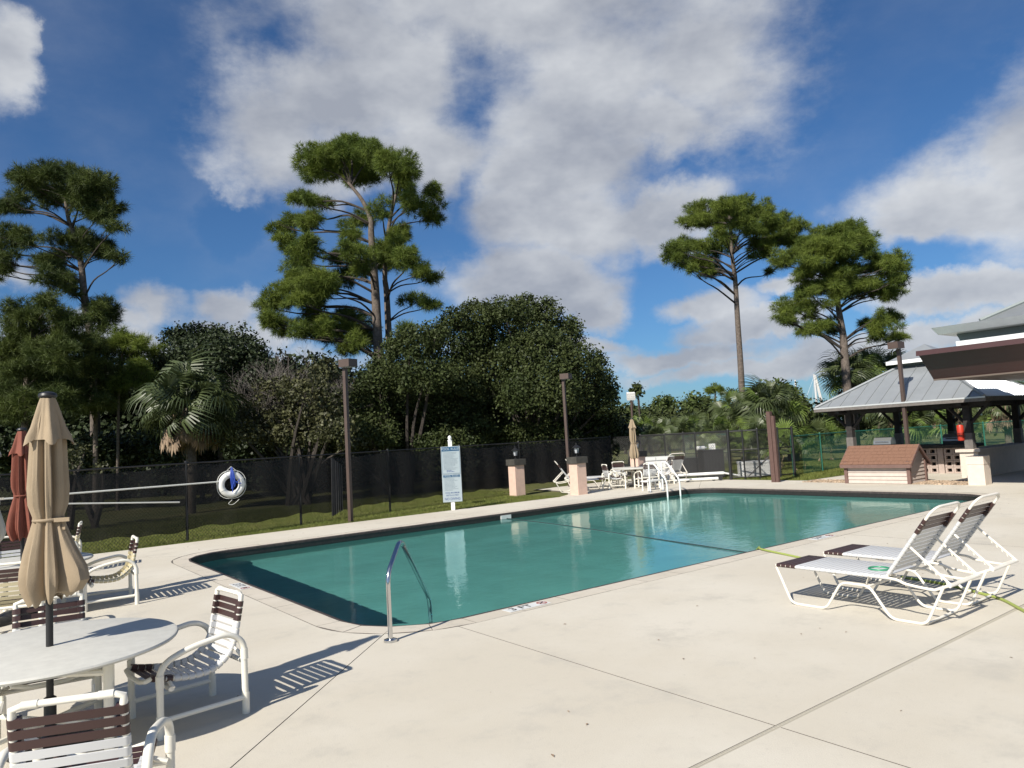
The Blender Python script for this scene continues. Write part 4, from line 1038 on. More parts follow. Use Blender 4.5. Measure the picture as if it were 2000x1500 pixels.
obj('wall', MB().add([tuple(Vector((wl.x, wl.y, 0))), tuple(Vector((wl.x, wl.y, 2.6))), tuple(Vector((wl.x, wl.y, 2.6))+dn*6), tuple(Vector((wl.x, wl.y, 0))+dn*6), tuple(Vector((wl.x, wl.y, 0))+du*6), tuple(Vector((wl.x, wl.y, 2.6))+du*6)], [(0, 1, 2, 3), (0, 4, 5, 1)]), 'stucco_pale', b_)
# upper roof
ub = Vector(at(1868, 672, 17.1)); 
up_lo = Vector(at(1858, 655, 17.75)); tip_hi = Vector(at(1818, 641, 17.5)); tip_lo = Vector(at(1832, 654, 17.55))
slabq(ub-Vector((0, 0, .14)), ub-Vector((0, 0, -.06))-du*.03, 7, .05, 'roof_white', 'flashing')
slabq(ub-Vector((0, 0, .1))+du*.45, up_lo+Vector((0, 0, .25))+du*.06, 7, .10, 'wall_grey', 'upper_wall')
slabq(tip_lo, tip_hi, 7, .08, 'roof_white', 'upper_fascia')
ur0 = tip_hi+du*.08; 
obj('upper_soffit', MB().add([tuple(tip_lo+du*.08), tuple(tip_lo+du*3), tuple(tip_lo+du*3+dn*7), tuple(tip_lo+du*.08+dn*7)], [(0, 1, 2, 3)]), 'roof_white', b_)
hs_ = tip_hi+dn*1.05
obj('upper_roof', MB().add([tuple(hs_+du*.06), tuple(hs_+dn*5.8+du*.06), tuple(hs_+dn*2.9+du*2.7+Vector((0, 0, 1.45))), tuple(hs_+du*5.5)], [(0, 1, 2), (0, 2, 3)]), 'roof_metal', b_)
obj('hip_cap', MB().tube([tuple(hs_+du*.06+Vector((0,0,.02))), tuple(hs_+dn*2.9+du*2.7+Vector((0, 0, 1.48)))], .05, 6), 'wall_grey', b_)

# ------------------------------------------------------------------ far boats etc.
def mast(px, py, d, label, r, furl):
    q = at(px, py, d); t = thing('sailboat', label, 'sailboat', (q[0], d, 0), .4)
    h = q[2]
    obj('hull', MB().add([(-4, 0, .9), (-3, -1.2, 1.0), (3, -1.2, 1.0), (4.2, 0, 1.2), (3, 1.2, 1.0), (-3, 1.2, 1.0), (-3, -.5, 0), (2.5, -.5, 0), (2.5, .5, 0), (-3, .5, 0)],
        [(0, 1, 2, 3, 4, 5), (1, 6, 7, 2), (2, 7, 3), (3, 7, 8), (3, 8, 4), (4, 8, 9, 5), (5, 9, 6, 0), (0, 6, 1)]), 'far_hull', t)
    obj('mast', MB().tube([(0, 0, 1), (0, 0, h)], r, 8), 'far_hull', t)
    if furl: obj('furled_sail', MB().tube([(.1, 0, h*.98), (1.0, 0, 2.0)], .13, 8), 'foam_white', t)
    st = MB()
    for x in (-3, 3.8): st.tube([(0, 0, h*.98), (x, 0, 1.1)], .012, 4)
    for y in (-1.1, 1.1): st.tube([(0, 0, h*.98), (0, y, 1.0)], .012, 4)
    obj('rigging', st, 'far_hull', t)
mast(1590, 731, 70, 'sailboat mast with white furled sail left of the pavilion roof', .10, True)
mast(1553, 742, 82, 'thin bare mast above the far trees, left of the furled one', .08, False)
q = at(1548, 866, 34)
t = thing('covered_boat', 'small craft under a bright blue tarp behind the green fence', 'boat', (q[0], 34, 0), .1)
obj('tarp', MB().add([(-.35, -.5, 1.0), (.35, -.5, 1.0), (.35, .5, 1.0), (-.35, .5, 1.0), (-.2, 0, 1.32), (.25, 0, 1.32)], [(0, 1, 5, 4), (1, 2, 5), (2, 3, 4, 5), (3, 0, 4), (3, 2, 1, 0)]), 'blue', t)
obj('gunwale', MB().box(-.42, .42, -.5, .5, .92, .97), 'far_hull', t); obj('stand', MB().box(-.2, .2, -.2, .2, 0, .91), 'timber_grey', t)
q = at(1914, 862, 33); t = thing('tilted_board', 'white framed blue panel tilted on a stand beyond the green fence', 'panel', (q[0], 36, 0), .2)
obj('panel', MB().obox((0, 0, 1.50), .46, .03, .26, 0, -.4, .25), 'white_box', t); obj('face', MB().obox((0, -.03, 1.50), .36, .02, .19, 0, -.4, .25), 'sign_blue', t); obj('stand', MB().tube([(0, .05, 0), (0, .05, 1.45)], .03, 6), 'pole_white', t)
# ------------------------------------------------------------------ vegetation
def rdir(rs, n):
    v = rs.normal(size=(n, 3)); return v / np.linalg.norm(v, axis=1, keepdims=True)
def blob_c(px, py, rx, ry, d, dz):
    """ellipsoid of foliage from its bearing, apparent size and distance"""
    c = at(px, py, d+dz); k = (d+dz)/FOC; return c, np.array([rx*k, min(rx, ry*1.5)*k*.9, ry*k])
def leaf_mesh(name, blobs, per_m2, size, rs, sigma=.16, nleaf=22, core=.5, elong=1.6, shell=(.72, 1.05), droop=0.0, low=-.5):
    V = []
    for c, R in blobs:
        area = 4*math.pi*((R[0]*R[1])**1.6/3+(R[0]*R[2])**1.6/3+(R[1]*R[2])**1.6/3)**(1/1.6)
        n = max(6, int(area*per_m2)); d = rdir(rs, n); d = d[d[:, 2] > low]; n = len(d)
        cl = c + d*R*rs.uniform(shell[0], shell[1], (n, 1))
        m = nleaf; L = np.repeat(cl, m, 0) + np.clip(rs.normal(size=(n*m, 3)), -1.7, 1.7)*sigma*rs.uniform(.5, 1.3, (n, 1)).repeat(m, 0)
        out = np.repeat(d, m, 0)
        V.append((L, out))
        if core:
            k = int(n*m*core*.25); dd = rdir(rs, k); V.append((c+dd*R*rs.uniform(0, .8, (k, 1)), dd))
    Pn = np.concatenate([v[0] for v in V]); Dn = np.concatenate([v[1] for v in V]); n = len(Pn)
    nrm = Dn*.6 + rdir(rs, n)*.9 + np.array([0, 0, .25]); nrm /= np.linalg.norm(nrm, axis=1, keepdims=True)
    a = np.cross(nrm, rdir(rs, n)); a /= np.linalg.norm(a, axis=1, keepdims=True); b = np.cross(nrm, a)
    s = size*rs.uniform(.6, 1.3, (n, 1))
    v0 = Pn - a*s*elong*.5; v1 = Pn + b*s*.5 ; v2 = Pn + a*s*elong*.5 + nrm*s*.2; v3 = Pn - b*s*.5
    VV = np.stack([v0, v1, v2, v3], 1).reshape(-1, 3)
    ok = np.repeat(Pn[:, 2] > .03, 1); F = np.arange(n*4).reshape(n, 4)[ok]
    return np_mesh(name, VV, F)
def needle_mesh(name, blobs, per_m2, length, rs, needles=15, width=.02, low=-.75):
    T = []; O_ = []
    for c, R in blobs:
        area = 4*math.pi*((R[0]*R[1])**1.6/3+(R[0]*R[2])**1.6/3+(R[1]*R[2])**1.6/3)**(1/1.6)
        n = max(5, int(area*per_m2)); d = rdir(rs, n); d = d[(d[:, 2] > low) | (rs.rand(n) < .3)]; n = len(d)
        f = rs.uniform(.35, 1.0, (n, 1))**.6
        T.append(c + d*R*f); o = d + np.array([0, 0, .45]); O_.append(o/np.linalg.norm(o, axis=1, keepdims=True))
    T = np.concatenate(T); O_ = np.concatenate(O_); n = len(T); m = needles
    ls = rs.uniform(.7, 1.2, (n, 1)).repeat(m, 0)*length
    d = np.repeat(O_, m, 0)*.75 + rdir(rs, n*m); d /= np.linalg.norm(d, axis=1, keepdims=True)
    p = np.repeat(T, m, 0) + np.repeat(O_, m, 0)*rs.uniform(-.08, .06, (n*m, 1))
    s = np.cross(d, rdir(rs, n*m)); s /= np.linalg.norm(s, axis=1, keepdims=True)
    tip = p + d*ls*rs.uniform(.75, 1.1, (n*m, 1)) + np.array([0, 0, -.035])
    VV = np.stack([p - s*width*.5, p + s*width*.5, tip], 1).reshape(-1, 3)
    return np_mesh(name, VV, np.arange(n*m*3).reshape(-1, 3)), T
def near_on(path, z):
    best = min(range(len(path)), key=lambda i: abs(path[i].z - z)); return best
def pine(label, D, trunk_px, r0, r1, pads, seed, base_py=None, mneed='needles', per=32, length=.31, orig=(0, 0), sc=1.0, extra_trunk=None, width=.017, group='tall slash pines', needles=16, name='pine_tree', mbark='bark_pine', spread=.8):
    rs = np.random.RandomState(seed); rn = random.Random(seed)
    fx = lambda x, y: (orig[0]+x/sc, orig[1]+y/sc)
    tp = [Vector(at(*fx(x, y), D)) for x, y in trunk_px]
    b = tp[0].copy(); b.z = -.05; b.x += (tp[0].x-tp[1].x)*.3
    tp = [b] + tp; path = smooth_path(tp, 5)
    root = thing(name, label, 'pine tree', (b.x, b.y, 0), 0, group); loc = Vector((b.x, b.y, 0))
    k = len(path); rad = [r0+(r1-r0)*(i/(k-1))**.8 for i in range(k)]
    obj('trunk', MB().tube([p-loc for p in path], rad, 10), mbark, root)
    paths = [path]
    if extra_trunk:
        tp2 = [Vector(at(*fx(x, y), D+.9)) for x, y in extra_trunk]; b2 = tp2[0].copy(); b2.z = -.05; p2 = smooth_path([b2]+tp2, 5)
        obj('trunk', MB().tube([p-loc for p in p2], [r0*.7+(r1-r0*.7)*(i/(len(p2)-1)) for i in range(len(p2))], 9), mbark, root); paths.append(p2)
    base_pads = list(pads); pads = list(pads)
    for i_, a_ in enumerate(base_pads):
        for b2_ in base_pads[i_+1:]:
            dd_ = math.hypot(a_[0]-b2_[0], a_[1]-b2_[1])
            if dd_ < 1.15*(a_[3]+b2_[3]) + .25*(a_[2]+b2_[2]) and rn.random() < .30:
                f_ = rn.uniform(.35, .65); pads.append((a_[0]+(b2_[0]-a_[0])*f_, a_[1]+(b2_[1]-a_[1])*f_, .42*(a_[2]+b2_[2])*.7, .5*(a_[3]+b2_[3])*.7))
    cx = np.mean([p[0] for p in pads]); hw = max(abs(p[0]-cx)+p[2] for p in pads)
    blobs = []; br = MB()
    for (x, y, rx, ry) in pads:
        X, Y = fx(x, y); prof = math.sqrt(max(.05, 1-((x-cx)/hw)**2)); dz = rn.uniform(-1, 1)*prof*hw/sc*D/FOC*spread*.8
        c, R = blob_c(X, Y, rx/sc*.92, ry/sc*.9, D, dz); C_ = Vector(c)
        R = R*np.array([1.05, 1.05, 1.18]); nb_ = 8
        for _ in range(nb_):
            v = rdir(rs, 1)[0]*rs.uniform(.4, 1.0); f_ = rs.uniform(.34, .62); blobs.append((c+v*R*1.15, R*f_*np.array([1.15, 1.15, 1.0])))
        blobs.append((c, R*.6))
        pa = min(paths, key=lambda q: abs((q[near_on(q, C_.z-.4)]-C_).x))
        drop = .25+.35*math.hypot(C_.x-pa[-1].x, C_.y-pa[-1].y)
        lo_z = min(C_.z-drop, pa[-1].z-.1); i = near_on(pa, max(lo_z, pa[0].z+1)); s_ = pa[i]
        d = C_-s_; L_ = d.length
        m1 = s_ + d*.35 + Vector((rn.uniform(-.1, .1), rn.uniform(-.1, .1), .12))*L_*.4; m2 = s_ + d*.7 + Vector((rn.uniform(-.1, .1), rn.uniform(-.1, .1), -.05))*L_*.35
        rb_ = min(.055, .014+.010*L_)*(r0/.2)**.5
        bp = smooth_path([s_, m1, m2, C_-Vector((0, 0, R[2]*.35))], 3)
        br.tube([p-loc for p in bp], [rb_*(1-.72*j/(len(bp)-1)) for j in range(len(bp))], 6)
        for _ in range(7):
            v = Vector(rdir(rs, 1)[0]); v.z = abs(v.z)*.7-.2; e_ = C_ + Vector((v.x*R[0], v.y*R[1], v.z*R[2]))*.85; j = rn.choice(bp[-4:])
            md = j.lerp(e_, .5)+Vector((rn.uniform(-.1, .1), rn.uniform(-.1, .1), rn.uniform(-.12, .02)))
            br.tube([p-loc for p in (j, md, e_)], [.012, .009, .005], 4)
    obj('branches', br, 'bark_dark', root)
    me, _ = needle_mesh('needles', blobs, per, length, rs, needles, width)
    o = obj('crown', me, mneed, root); me.transform(Matrix.Translation(-loc)); return root
Z = dict
pads1 = [(280,170,120,60),(400,200,130,70),(200,240,110,60),(330,300,140,80),(90,200,55,30),(520,220,100,60),(620,260,70,60),(560,330,100,70),(450,290,100,70),(640,400,90,50),(560,430,90,60),(70,350,80,50),(0,360,60,40),
 (670,490,60,35),(60,560,90,60),(-30,600,80,60),(30,680,70,50),(-30,740,70,50),(150,560,60,50),(330,560,80,40),(280,680,100,50),(370,640,70,40),(490,560,70,60),(560,600,80,50),(620,640,60,40),(700,670,50,30),(300,800,80,60),(380,800,70,50),(430,850,50,40),(460,600,50,60),
 (600,950,85,50),(640,1010,55,45),(560,1010,50,35)]
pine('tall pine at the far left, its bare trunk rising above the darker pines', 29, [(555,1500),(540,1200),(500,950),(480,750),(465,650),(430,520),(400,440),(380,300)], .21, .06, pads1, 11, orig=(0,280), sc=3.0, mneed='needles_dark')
pads2 = [(640,200,190,100),(820,200,120,90),(740,290,180,80),(1000,250,130,85),(530,240,115,90),(700,130,110,50),(400,420,75,45),(500,460,90,45),(1180,400,60,60),(1180,540,75,70),(1080,480,70,50),(1010,400,80,50),
 (330,600,100,60),(450,590,70,50),(340,720,95,60),(440,740,80,55),(740,570,80,45),(870,500,60,50),(700,660,60,40),(960,720,110,90),(1060,790,80,70),(900,800,90,70),(760,790,100,70),(640,800,90,60),(1010,640,70,50),
 (450,880,140,70),(560,950,130,80),(380,960,110,60),(700,890,90,60),(330,1030,110,55),(470,1040,110,50),(200,1060,65,35),(230,1150,80,45),(290,1200,60,40),(1170,905,95,35),(1090,1040,90,40),(1180,1060,55,30),
 (520,1170,110,60),(640,1200,120,60),(740,1130,90,60),(600,1250,100,50),(430,1210,70,50),(780,1250,90,60),(700,1300,90,50),(1030,1200,60,35),(960,1300,60,30)]
pine('tallest pine in the centre left, broad layered crown on two trunks', 33, [(900,1700),(870,1380),(850,1000),(835,800),(825,650),(820,560),(770,450),(690,350)], .30, .07, pads2, 12, orig=(450,240), sc=3.0, extra_trunk=[(950,1650),(930,1300),(915,1000),(905,880),(930,600),(970,420)])
pads4 = [(560,150,150,60),(700,130,120,55),(430,190,120,60),(820,190,90,70),(340,260,90,50),(640,220,150,70),(500,260,130,60),(900,250,70,60),(740,300,90,50),(840,330,80,60),(600,410,90,55),(520,480,90,60),(400,450,80,45),(300,440,70,50),(200,450,65,40),(170,520,45,40),(280,540,80,45),(380,560,80,40),(480,610,70,35),(450,640,70,30),(330,610,40,25),(850,430,80,55),(900,380,80,50),(1000,270,80,50),(1080,330,80,60),(1010,400,80,60),(1100,430,70,60),(880,490,70,35),(770,510,40,25),(910,620,50,28)]
pine('slender pine with one long bare trunk and an umbrella crown, right of centre', 38, [(705,1600),(692,1333),(670,1000),(652,700),(640,600),(625,480),(620,300),(600,200)], .20, .06, pads4, 14, orig=(1260,360), sc=3.7037)
pads5 = [(1500,340,120,60),(1380,370,120,60),(1250,400,110,60),(1590,400,90,70),(1450,430,150,70),(1300,480,130,70),(1150,450,90,60),(1050,520,110,60),(960,560,70,35),(1180,560,100,60),(1130,640,80,50),(1400,560,130,60),(1600,480,90,50),(1720,560,110,55),(1820,590,70,60),(1640,600,100,50),(1780,660,100,50),(1420,650,100,50),(1300,660,90,50),(1840,720,50,50),
 (1230,760,90,50),(1160,790,70,50),(1380,760,70,60),(1480,750,90,60),(1640,760,130,60),(1780,780,100,55),(1560,720,90,40),(1120,850,60,50),(1050,880,90,50),(1000,960,60,45),(1060,990,60,35),(1180,900,70,45),(1230,1030,100,50),(1160,1060,60,40),(1320,1000,60,35),(1340,1060,50,35),(1680,950,50,40),(1780,950,75,50),(1720,1020,100,50),(1640,1010,60,35),(1680,1100,60,35),(1790,1110,60,35),(1860,1100,35,30),(1340,870,50,30)]
pine('dense bushy pine above the pavilion, right of the slender one', 36, [(1475,1650),(1440,1200),(1430,1080),(1400,900),(1395,800),(1410,600),(1430,450)], .26, .07, pads5, 15, orig=(1260,360), sc=3.7037)
padsL = [(280,930,90,50),(150,1000,110,70),(60,980,60,50),(330,1010,80,50),(440,1040,80,50),(80,1120,100,70),(230,1130,120,70),(380,1130,100,60),(60,1240,110,80),(200,1270,130,80),(350,1240,110,70),(90,1360,120,80),(260,1400,140,80),(30,1450,100,60),(180,1500,120,60),(60,1580,120,60),(330,1520,110,60)]
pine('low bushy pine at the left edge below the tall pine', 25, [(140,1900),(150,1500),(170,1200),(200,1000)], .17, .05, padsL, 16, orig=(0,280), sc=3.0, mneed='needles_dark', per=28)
padsM = [(560,1180,90,50),(640,1210,60,50),(480,1300,100,70),(600,1300,90,60),(430,1420,120,70),(600,1420,100,70),(520,1180,70,50),(680,1500,90,50),(520,1530,110,60),(600,1080,50,30)]
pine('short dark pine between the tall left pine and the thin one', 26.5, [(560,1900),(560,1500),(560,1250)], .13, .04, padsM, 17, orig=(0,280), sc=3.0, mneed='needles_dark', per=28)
padsS = [(700,1130,55,35),(740,1170,60,35),(800,1160,50,35),(860,1210,70,35),(760,1230,60,35),(840,1290,60,35),(790,1370,80,40),(720,1400,60,40),(700,1180,40,30)]
pine('thin young pine with a sparse crown left of the cabbage palm', 27, [(690,1950),(695,1500),(712,1300),(715,1180)], .07, .03, padsS, 18, orig=(0,280), sc=3.0, per=30)

def leafy(name, label, cat, D, blobs_px, seed, m, per=7, size=.11, nleaf=20, sigma=.17, group=None, trunk=True, dzs=1.0, depth_sc=1.0, core=.6, kind=None, low=-.6):
    rs = np.random.RandomState(seed); rn = random.Random(seed); cx = np.mean([p[0] for p in blobs_px]); hw = max(abs(p[0]-cx)+p[2] for p in blobs_px)
    blobs = []
    for (x, y, rx, ry) in blobs_px:
        prof = math.sqrt(max(.05, 1-((x-cx)/hw)**2)); dz = rn.uniform(-1, .7)*prof*hw*D/FOC*.55*dzs
        blobs.append(blob_c(x, y, rx, ry, D, dz))
    x0 = at(cx, 860, D)[0]; loc = Vector((x0, D, 0))
    root = thing(name, label, cat, tuple(loc), 0, group)
    if trunk:
        tb_ = MB(); zc = min(b[0][2] for b in blobs)
        for (c, R) in blobs:
            e_ = Vector(c)-loc; s_ = Vector((rn.uniform(-.5, .5), rn.uniform(-.3, .3), -.05)); md = s_.lerp(e_, .5)+Vector((rn.uniform(-.2, .2), 0, rn.uniform(.0, .5)))
            tb_.tube(smooth_path([s_, md, e_], 4), [.10, .09, .08, .07, .06, .05, .04, .03, .02], 5)
        obj('trunk', tb_, 'bark_dark', root)
    me = leaf_mesh('foliage', blobs, per, size, rs, sigma, nleaf, core, low=low); me.transform(Matrix.Translation(-loc)); o = obj('crown', me, m, root)
    return root
oakA = [(985,612,50,28),(1033,602,24,24),(1068,618,30,32),(930,622,48,30),(885,628,30,24),(1000,660,90,60),(1100,660,36,32),(1118,640,14,20),(900,680,70,55),(1050,700,80,60),(1130,705,40,32),(1165,706,18,14),(950,740,90,60),(1060,770,90,60),(1150,760,55,50),(1172,738,16,18),(1184,785,22,38),(880,760,70,55),(980,820,90,50),(1100,840,90,50),(1180,840,30,45),(1196,826,12,24),(900,840,70,45),(1040,860,90,40)]
leafy('live_oak', 'huge dark rounded oak behind the fence in the middle of the picture', 'tree', 30, oakA, 21, 'oak_leaf', per=20, size=.072, sigma=.14)
oakB = [(820,662,36,22),(800,680,50,32),(850,655,26,22),(780,720,60,40),(740,745,42,30),(830,740,60,45),(760,790,70,45),(700,795,45,36),(830,810,70,45),(720,850,60,40),(800,860,70,35),(870,870,60,30),(690,850,40,38),(640,865,40,24)]
leafy('live_oak', 'lower oak standing just left of the huge rounded oak', 'tree', 27, oakB, 22, 'oak_leaf', per=20, size=.068, sigma=.14)
thC = [(390,655,56,20),(350,670,36,24),(420,668,32,22),(395,700,75,40),(470,662,24,22),(480,690,36,26),(450,720,50,40),(505,735,40,38),(330,710,40,36),(520,790,50,45),(430,770,60,50),(300,740,40,40)]
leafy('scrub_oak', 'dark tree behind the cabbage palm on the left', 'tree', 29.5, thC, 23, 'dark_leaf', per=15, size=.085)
buD = [(600,800,50,34),(560,820,42,34),(470,850,40,24),(500,815,36,28),(640,790,36,36),(580,855,60,28),(650,840,42,36),(540,768,42,32),(600,755,46,32),(632,722,26,24),(520,850,40,26),(690,868,30,18)]
leafy('wax_myrtle', 'olive green bushy shrub left of the brown lamp post', 'shrub', 24.5, buD, 24, 'olive_leaf', per=11, size=.075, sigma=.12)
leafy('scrub_shrub', 'small leafy shrub behind the fence right of the tan umbrella', 'shrub', 20, [(140,900,26,22),(165,885,16,16),(120,915,30,20),(200,915,30,10)], 25, 'olive_leaf', per=10, size=.06, sigma=.10)
leafy('scrub_oak', 'small sprig of oak beside the far floodlight', 'tree', 42, [(1243,758,7,5),(1238,766,6,4),(1247,766,5,4)], 26, 'oak_leaf', per=6, size=.16, sigma=.14)
# bare twiggy tree
rn = random.Random(33); tw = MB(); loc = Vector((at(560, 860, 26)[0], 26, 0))
def grow(p, d, L_, r, lev):
    e_ = p+d*L_; md = p.lerp(e_, .5)+Vector((rn.uniform(-1, 1), rn.uniform(-1, 1), rn.uniform(-.3, .6)))*L_*.08
    tw.tube([p, md, e_], [r, r*.8, r*.6], 4 if lev > 1 else 3)
    if lev == 0: return
    for _ in range(3 if lev > 2 else 4):
        v = Vector((rn.uniform(-1, 1), rn.uniform(-1, 1), rn.uniform(-.1, .8))).normalized(); nd = (d*.75+v*.75).normalized()
        grow(p.lerp(e_, rn.uniform(.55, 1)), nd, L_*rn.uniform(.55, .8), r*.58, lev-1)
for k in range(5): grow(Vector((rn.uniform(-.4, .4), rn.uniform(-.3, .3), 0)), Vector((rn.uniform(-.35, .35), rn.uniform(-.2, .2), 1)).normalized(), 2.0, .045, 5)
t = thing('bare_shrub', 'leafless pale grey twiggy tree between the palm and the brown lamp post', 'tree', tuple(loc)); obj('branches', tw, 'twig', t)
# a young pine-like green tuft under the big pine
# the wood behind everything: nobody could count it
rs = np.random.RandomState(40); bl = []
for x in range(-160, 800, 60):
    for y in (745, 800, 860, 905): bl.append(blob_c(x+rs.uniform(-20, 20), y+rs.uniform(-15, 15)+(18 if x > 480 else 0), 62, 50, 36, rs.uniform(-2, 3)))
for x in range(760, 1125, 60):
    for y in (790, 850, 900): bl.append(blob_c(x, y, 60, 50, 37, rs.uniform(-2, 2)))
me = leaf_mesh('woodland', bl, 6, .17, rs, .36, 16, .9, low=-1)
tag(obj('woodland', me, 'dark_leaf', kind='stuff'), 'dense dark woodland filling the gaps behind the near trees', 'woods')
# undergrowth just behind the fence
rs = np.random.RandomState(41); bl = []
for x in range(-150, 1230, 45):
    bl.append(blob_c(x, 893-(x/1000*36)+rs.uniform(-12, 10), 40, rs.uniform(22, 34), 27+(x+100)/300+rs.uniform(-1, 2), 0))
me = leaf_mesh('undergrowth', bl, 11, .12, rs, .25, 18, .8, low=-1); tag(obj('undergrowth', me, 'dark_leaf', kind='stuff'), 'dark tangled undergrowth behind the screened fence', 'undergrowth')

# far tree line on the right: separate trees sharing four crowns
protos = []
for s_ in range(4):
    rs = np.random.RandomState(60+s_); rn = random.Random(60+s_); bl = []
    for _ in range(11):
        a = rn.uniform(0, 6.28); r_ = rn.uniform(0, 2.0); z = rn.uniform(1.0, 4.6); w_ = rn.uniform(.8, 1.4)*(1.0 if z < 3.6 else .75)
        bl.append((np.array([r_*math.cos(a)*(1.2-z/8), r_*math.sin(a)*(1.2-z/8), z]), np.array([w_, w_, w_*.8])))
    me = leaf_mesh('far_crown', bl, 3.2, .20, rs, .26, 12, .5); tm = MB().tube([(0, 0, 0), (.1, 0, 1.5), (0, .1, 3)], [.16, .12, .07], 6).mesh('far_trunk')
    me.materials.append(MATS['far_leaf']); tm.materials.append(MATS['bark_dark']); protos.append((me, tm))
FL = [(1215,780,62,1.0,'far tree at the left end of the distant tree line'),(1262,776,62,.9,'far tree just right of the distant floodlight pole'),(1300,771,66,.95,'low rounded far tree left of the slender pine'),(1342,768,64,.95,'far tree in the middle of the low tree line'),
      (1385,770,68,1.0,'far tree close to the left of the slender pine'),(1425,772,62,.9,'far tree directly behind the slender pine trunk'),(1468,755,66,1.15,'higher far tree just right of the slender trunk'),(1510,742,66,1.25,'highest rounded far tree behind the middle palms'),(1550,752,68,1.15,'far tree left of the furled mast'),
      (1605,800,60,.9,'far tree low behind the left corner of the pavilion'),(1660,795,64,.9,'far tree seen below the pavilion eave at its left'),(1730,800,62,.9,'far tree seen between the pavilion posts'),(1800,800,58,.9,'far tree behind the middle pavilion post'),(1870,790,60,.9,'far tree behind the pavilion right of the middle'),(1940,780,62,.95,'far tree behind the right pavilion post'),(2010,770,62,1,'far tree at the right edge behind the counter')]
for i, (px, py, d, s_, lab) in enumerate(FL):
    q = at(px, py, d); h = q[2]; k = h/5.35
    t = thing('distant_tree', lab, 'tree', (q[0], d, 0), i*1.7, 'distant trees beyond the grass'); t.scale = (k*1.05, k*1.05, k)
    me, tm = protos[i % 4]; obj('crown', me, 'far_leaf', t); obj('trunk', tm, 'bark_dark', t)
# lower filler in front of the tree line: reads as one mass
rs = np.random.RandomState(44); bl = []
for x in range(1190, 2100, 38):
    bl.append(blob_c(x, 822-(x-1230)*.05+rs.uniform(-8, 10), 34, 24, 44+rs.uniform(-3, 4), 0)); 
    bl.append(blob_c(x, 850-(x-1230)*.05+rs.uniform(-8, 8), 34, 20, 40+rs.uniform(-3, 3), 0))
me = leaf_mesh('hedgerow', bl, 3, .16, rs, .25, 16, .5); tag(obj('hedgerow', me, 'oak_leaf', kind='stuff'), 'continuous dark green scrub below the distant trees', 'scrub')
# small pine top sticking out of the far line
pine('tiny far pine crown poking above the tree line', 64, [(1398,800),(1397,775),(1397,765)], .12, .05, [(1397,757,12,6),(1388,762,8,5),(1406,763,8,5)], 46, group='tall slash pines', length=.4, width=.05, per=6)

# palms -------------------------------------------------------------
def frond_mesh(name, L_, n, droop, wid, fold=.25, spread=125):
    """costapalmate fan: stalk plus n separate leaflets"""
    V = []; F = []; rn = random.Random(n+int(L_*10)+int(droop*10))
    ST_ = .98 if spread > 60 else .78; LL_ = .74 if spread > 60 else .95
    st = MB().tube([(0, 0, 0), (L_*.45, 0, .05*L_), (L_*ST_, 0, .0)], [.018, .013, .008], 4)
    V += st.v; F += st.f; base = Vector((L_*(ST_-.02), 0, 0))
    for i in range(n):
        a = math.radians(-spread+2*spread*i/(n-1)); ll = L_*LL_*(1-.25*abs(a)/math.radians(spread))*rn.uniform(.88, 1.08)
        d = Vector((math.cos(a), math.sin(a), rn.uniform(-.05, .12))).normalized(); s_ = Vector((-math.sin(a), math.cos(a), 0))
        o = len(V); w_ = wid
        p0 = base + d*.04; p1 = base + d*ll*.55 + Vector((0, 0, .10*L_-droop*.08)); p2 = base + d*ll*.85 + Vector((0, 0, -.02*L_-droop*.35)); p3 = base + d*ll*.98*(1-.1*droop)+Vector((0, 0, -.16*L_-droop*.75))
        for p, w in ((p0, w_*.4), (p1, w_), (p2, w_*.6)): V += [tuple(p-s_*w/2+Vector((0, 0, fold*w))), tuple(p+s_*w/2-Vector((0, 0, fold*w)))]
        V.append(tuple(p3)); F += [(o, o+1, o+3, o+2), (o+2, o+3, o+5, o+4), (o+4, o+5, o+6)]
    me = bpy.data.meshes.new(name); me.from_pydata(V, [], F); return me
FM = [frond_mesh('fan_frond', .95, 28, .30, .05), frond_mesh('fan_frond', 1.05, 28, .5, .05), frond_mesh('fan_frond', .9, 26, .12, .048), frond_mesh('fan_frond', .85, 24, .4, .05, spread=100)]
FB = [frond_mesh('bright_frond', .95, 26, .25, .05)]
FD = [frond_mesh('dead_frond', .62, 15, -.15, .05, spread=34), frond_mesh('dead_frond', .55, 13, -.1, .055, spread=26)]
for m_ in FM: m_.materials.append(MATS['frond'])
for m_ in FB: m_.materials.append(MATS['frond_bright'])
for m_ in FD: m_.materials.append(MATS['frond_dead'])
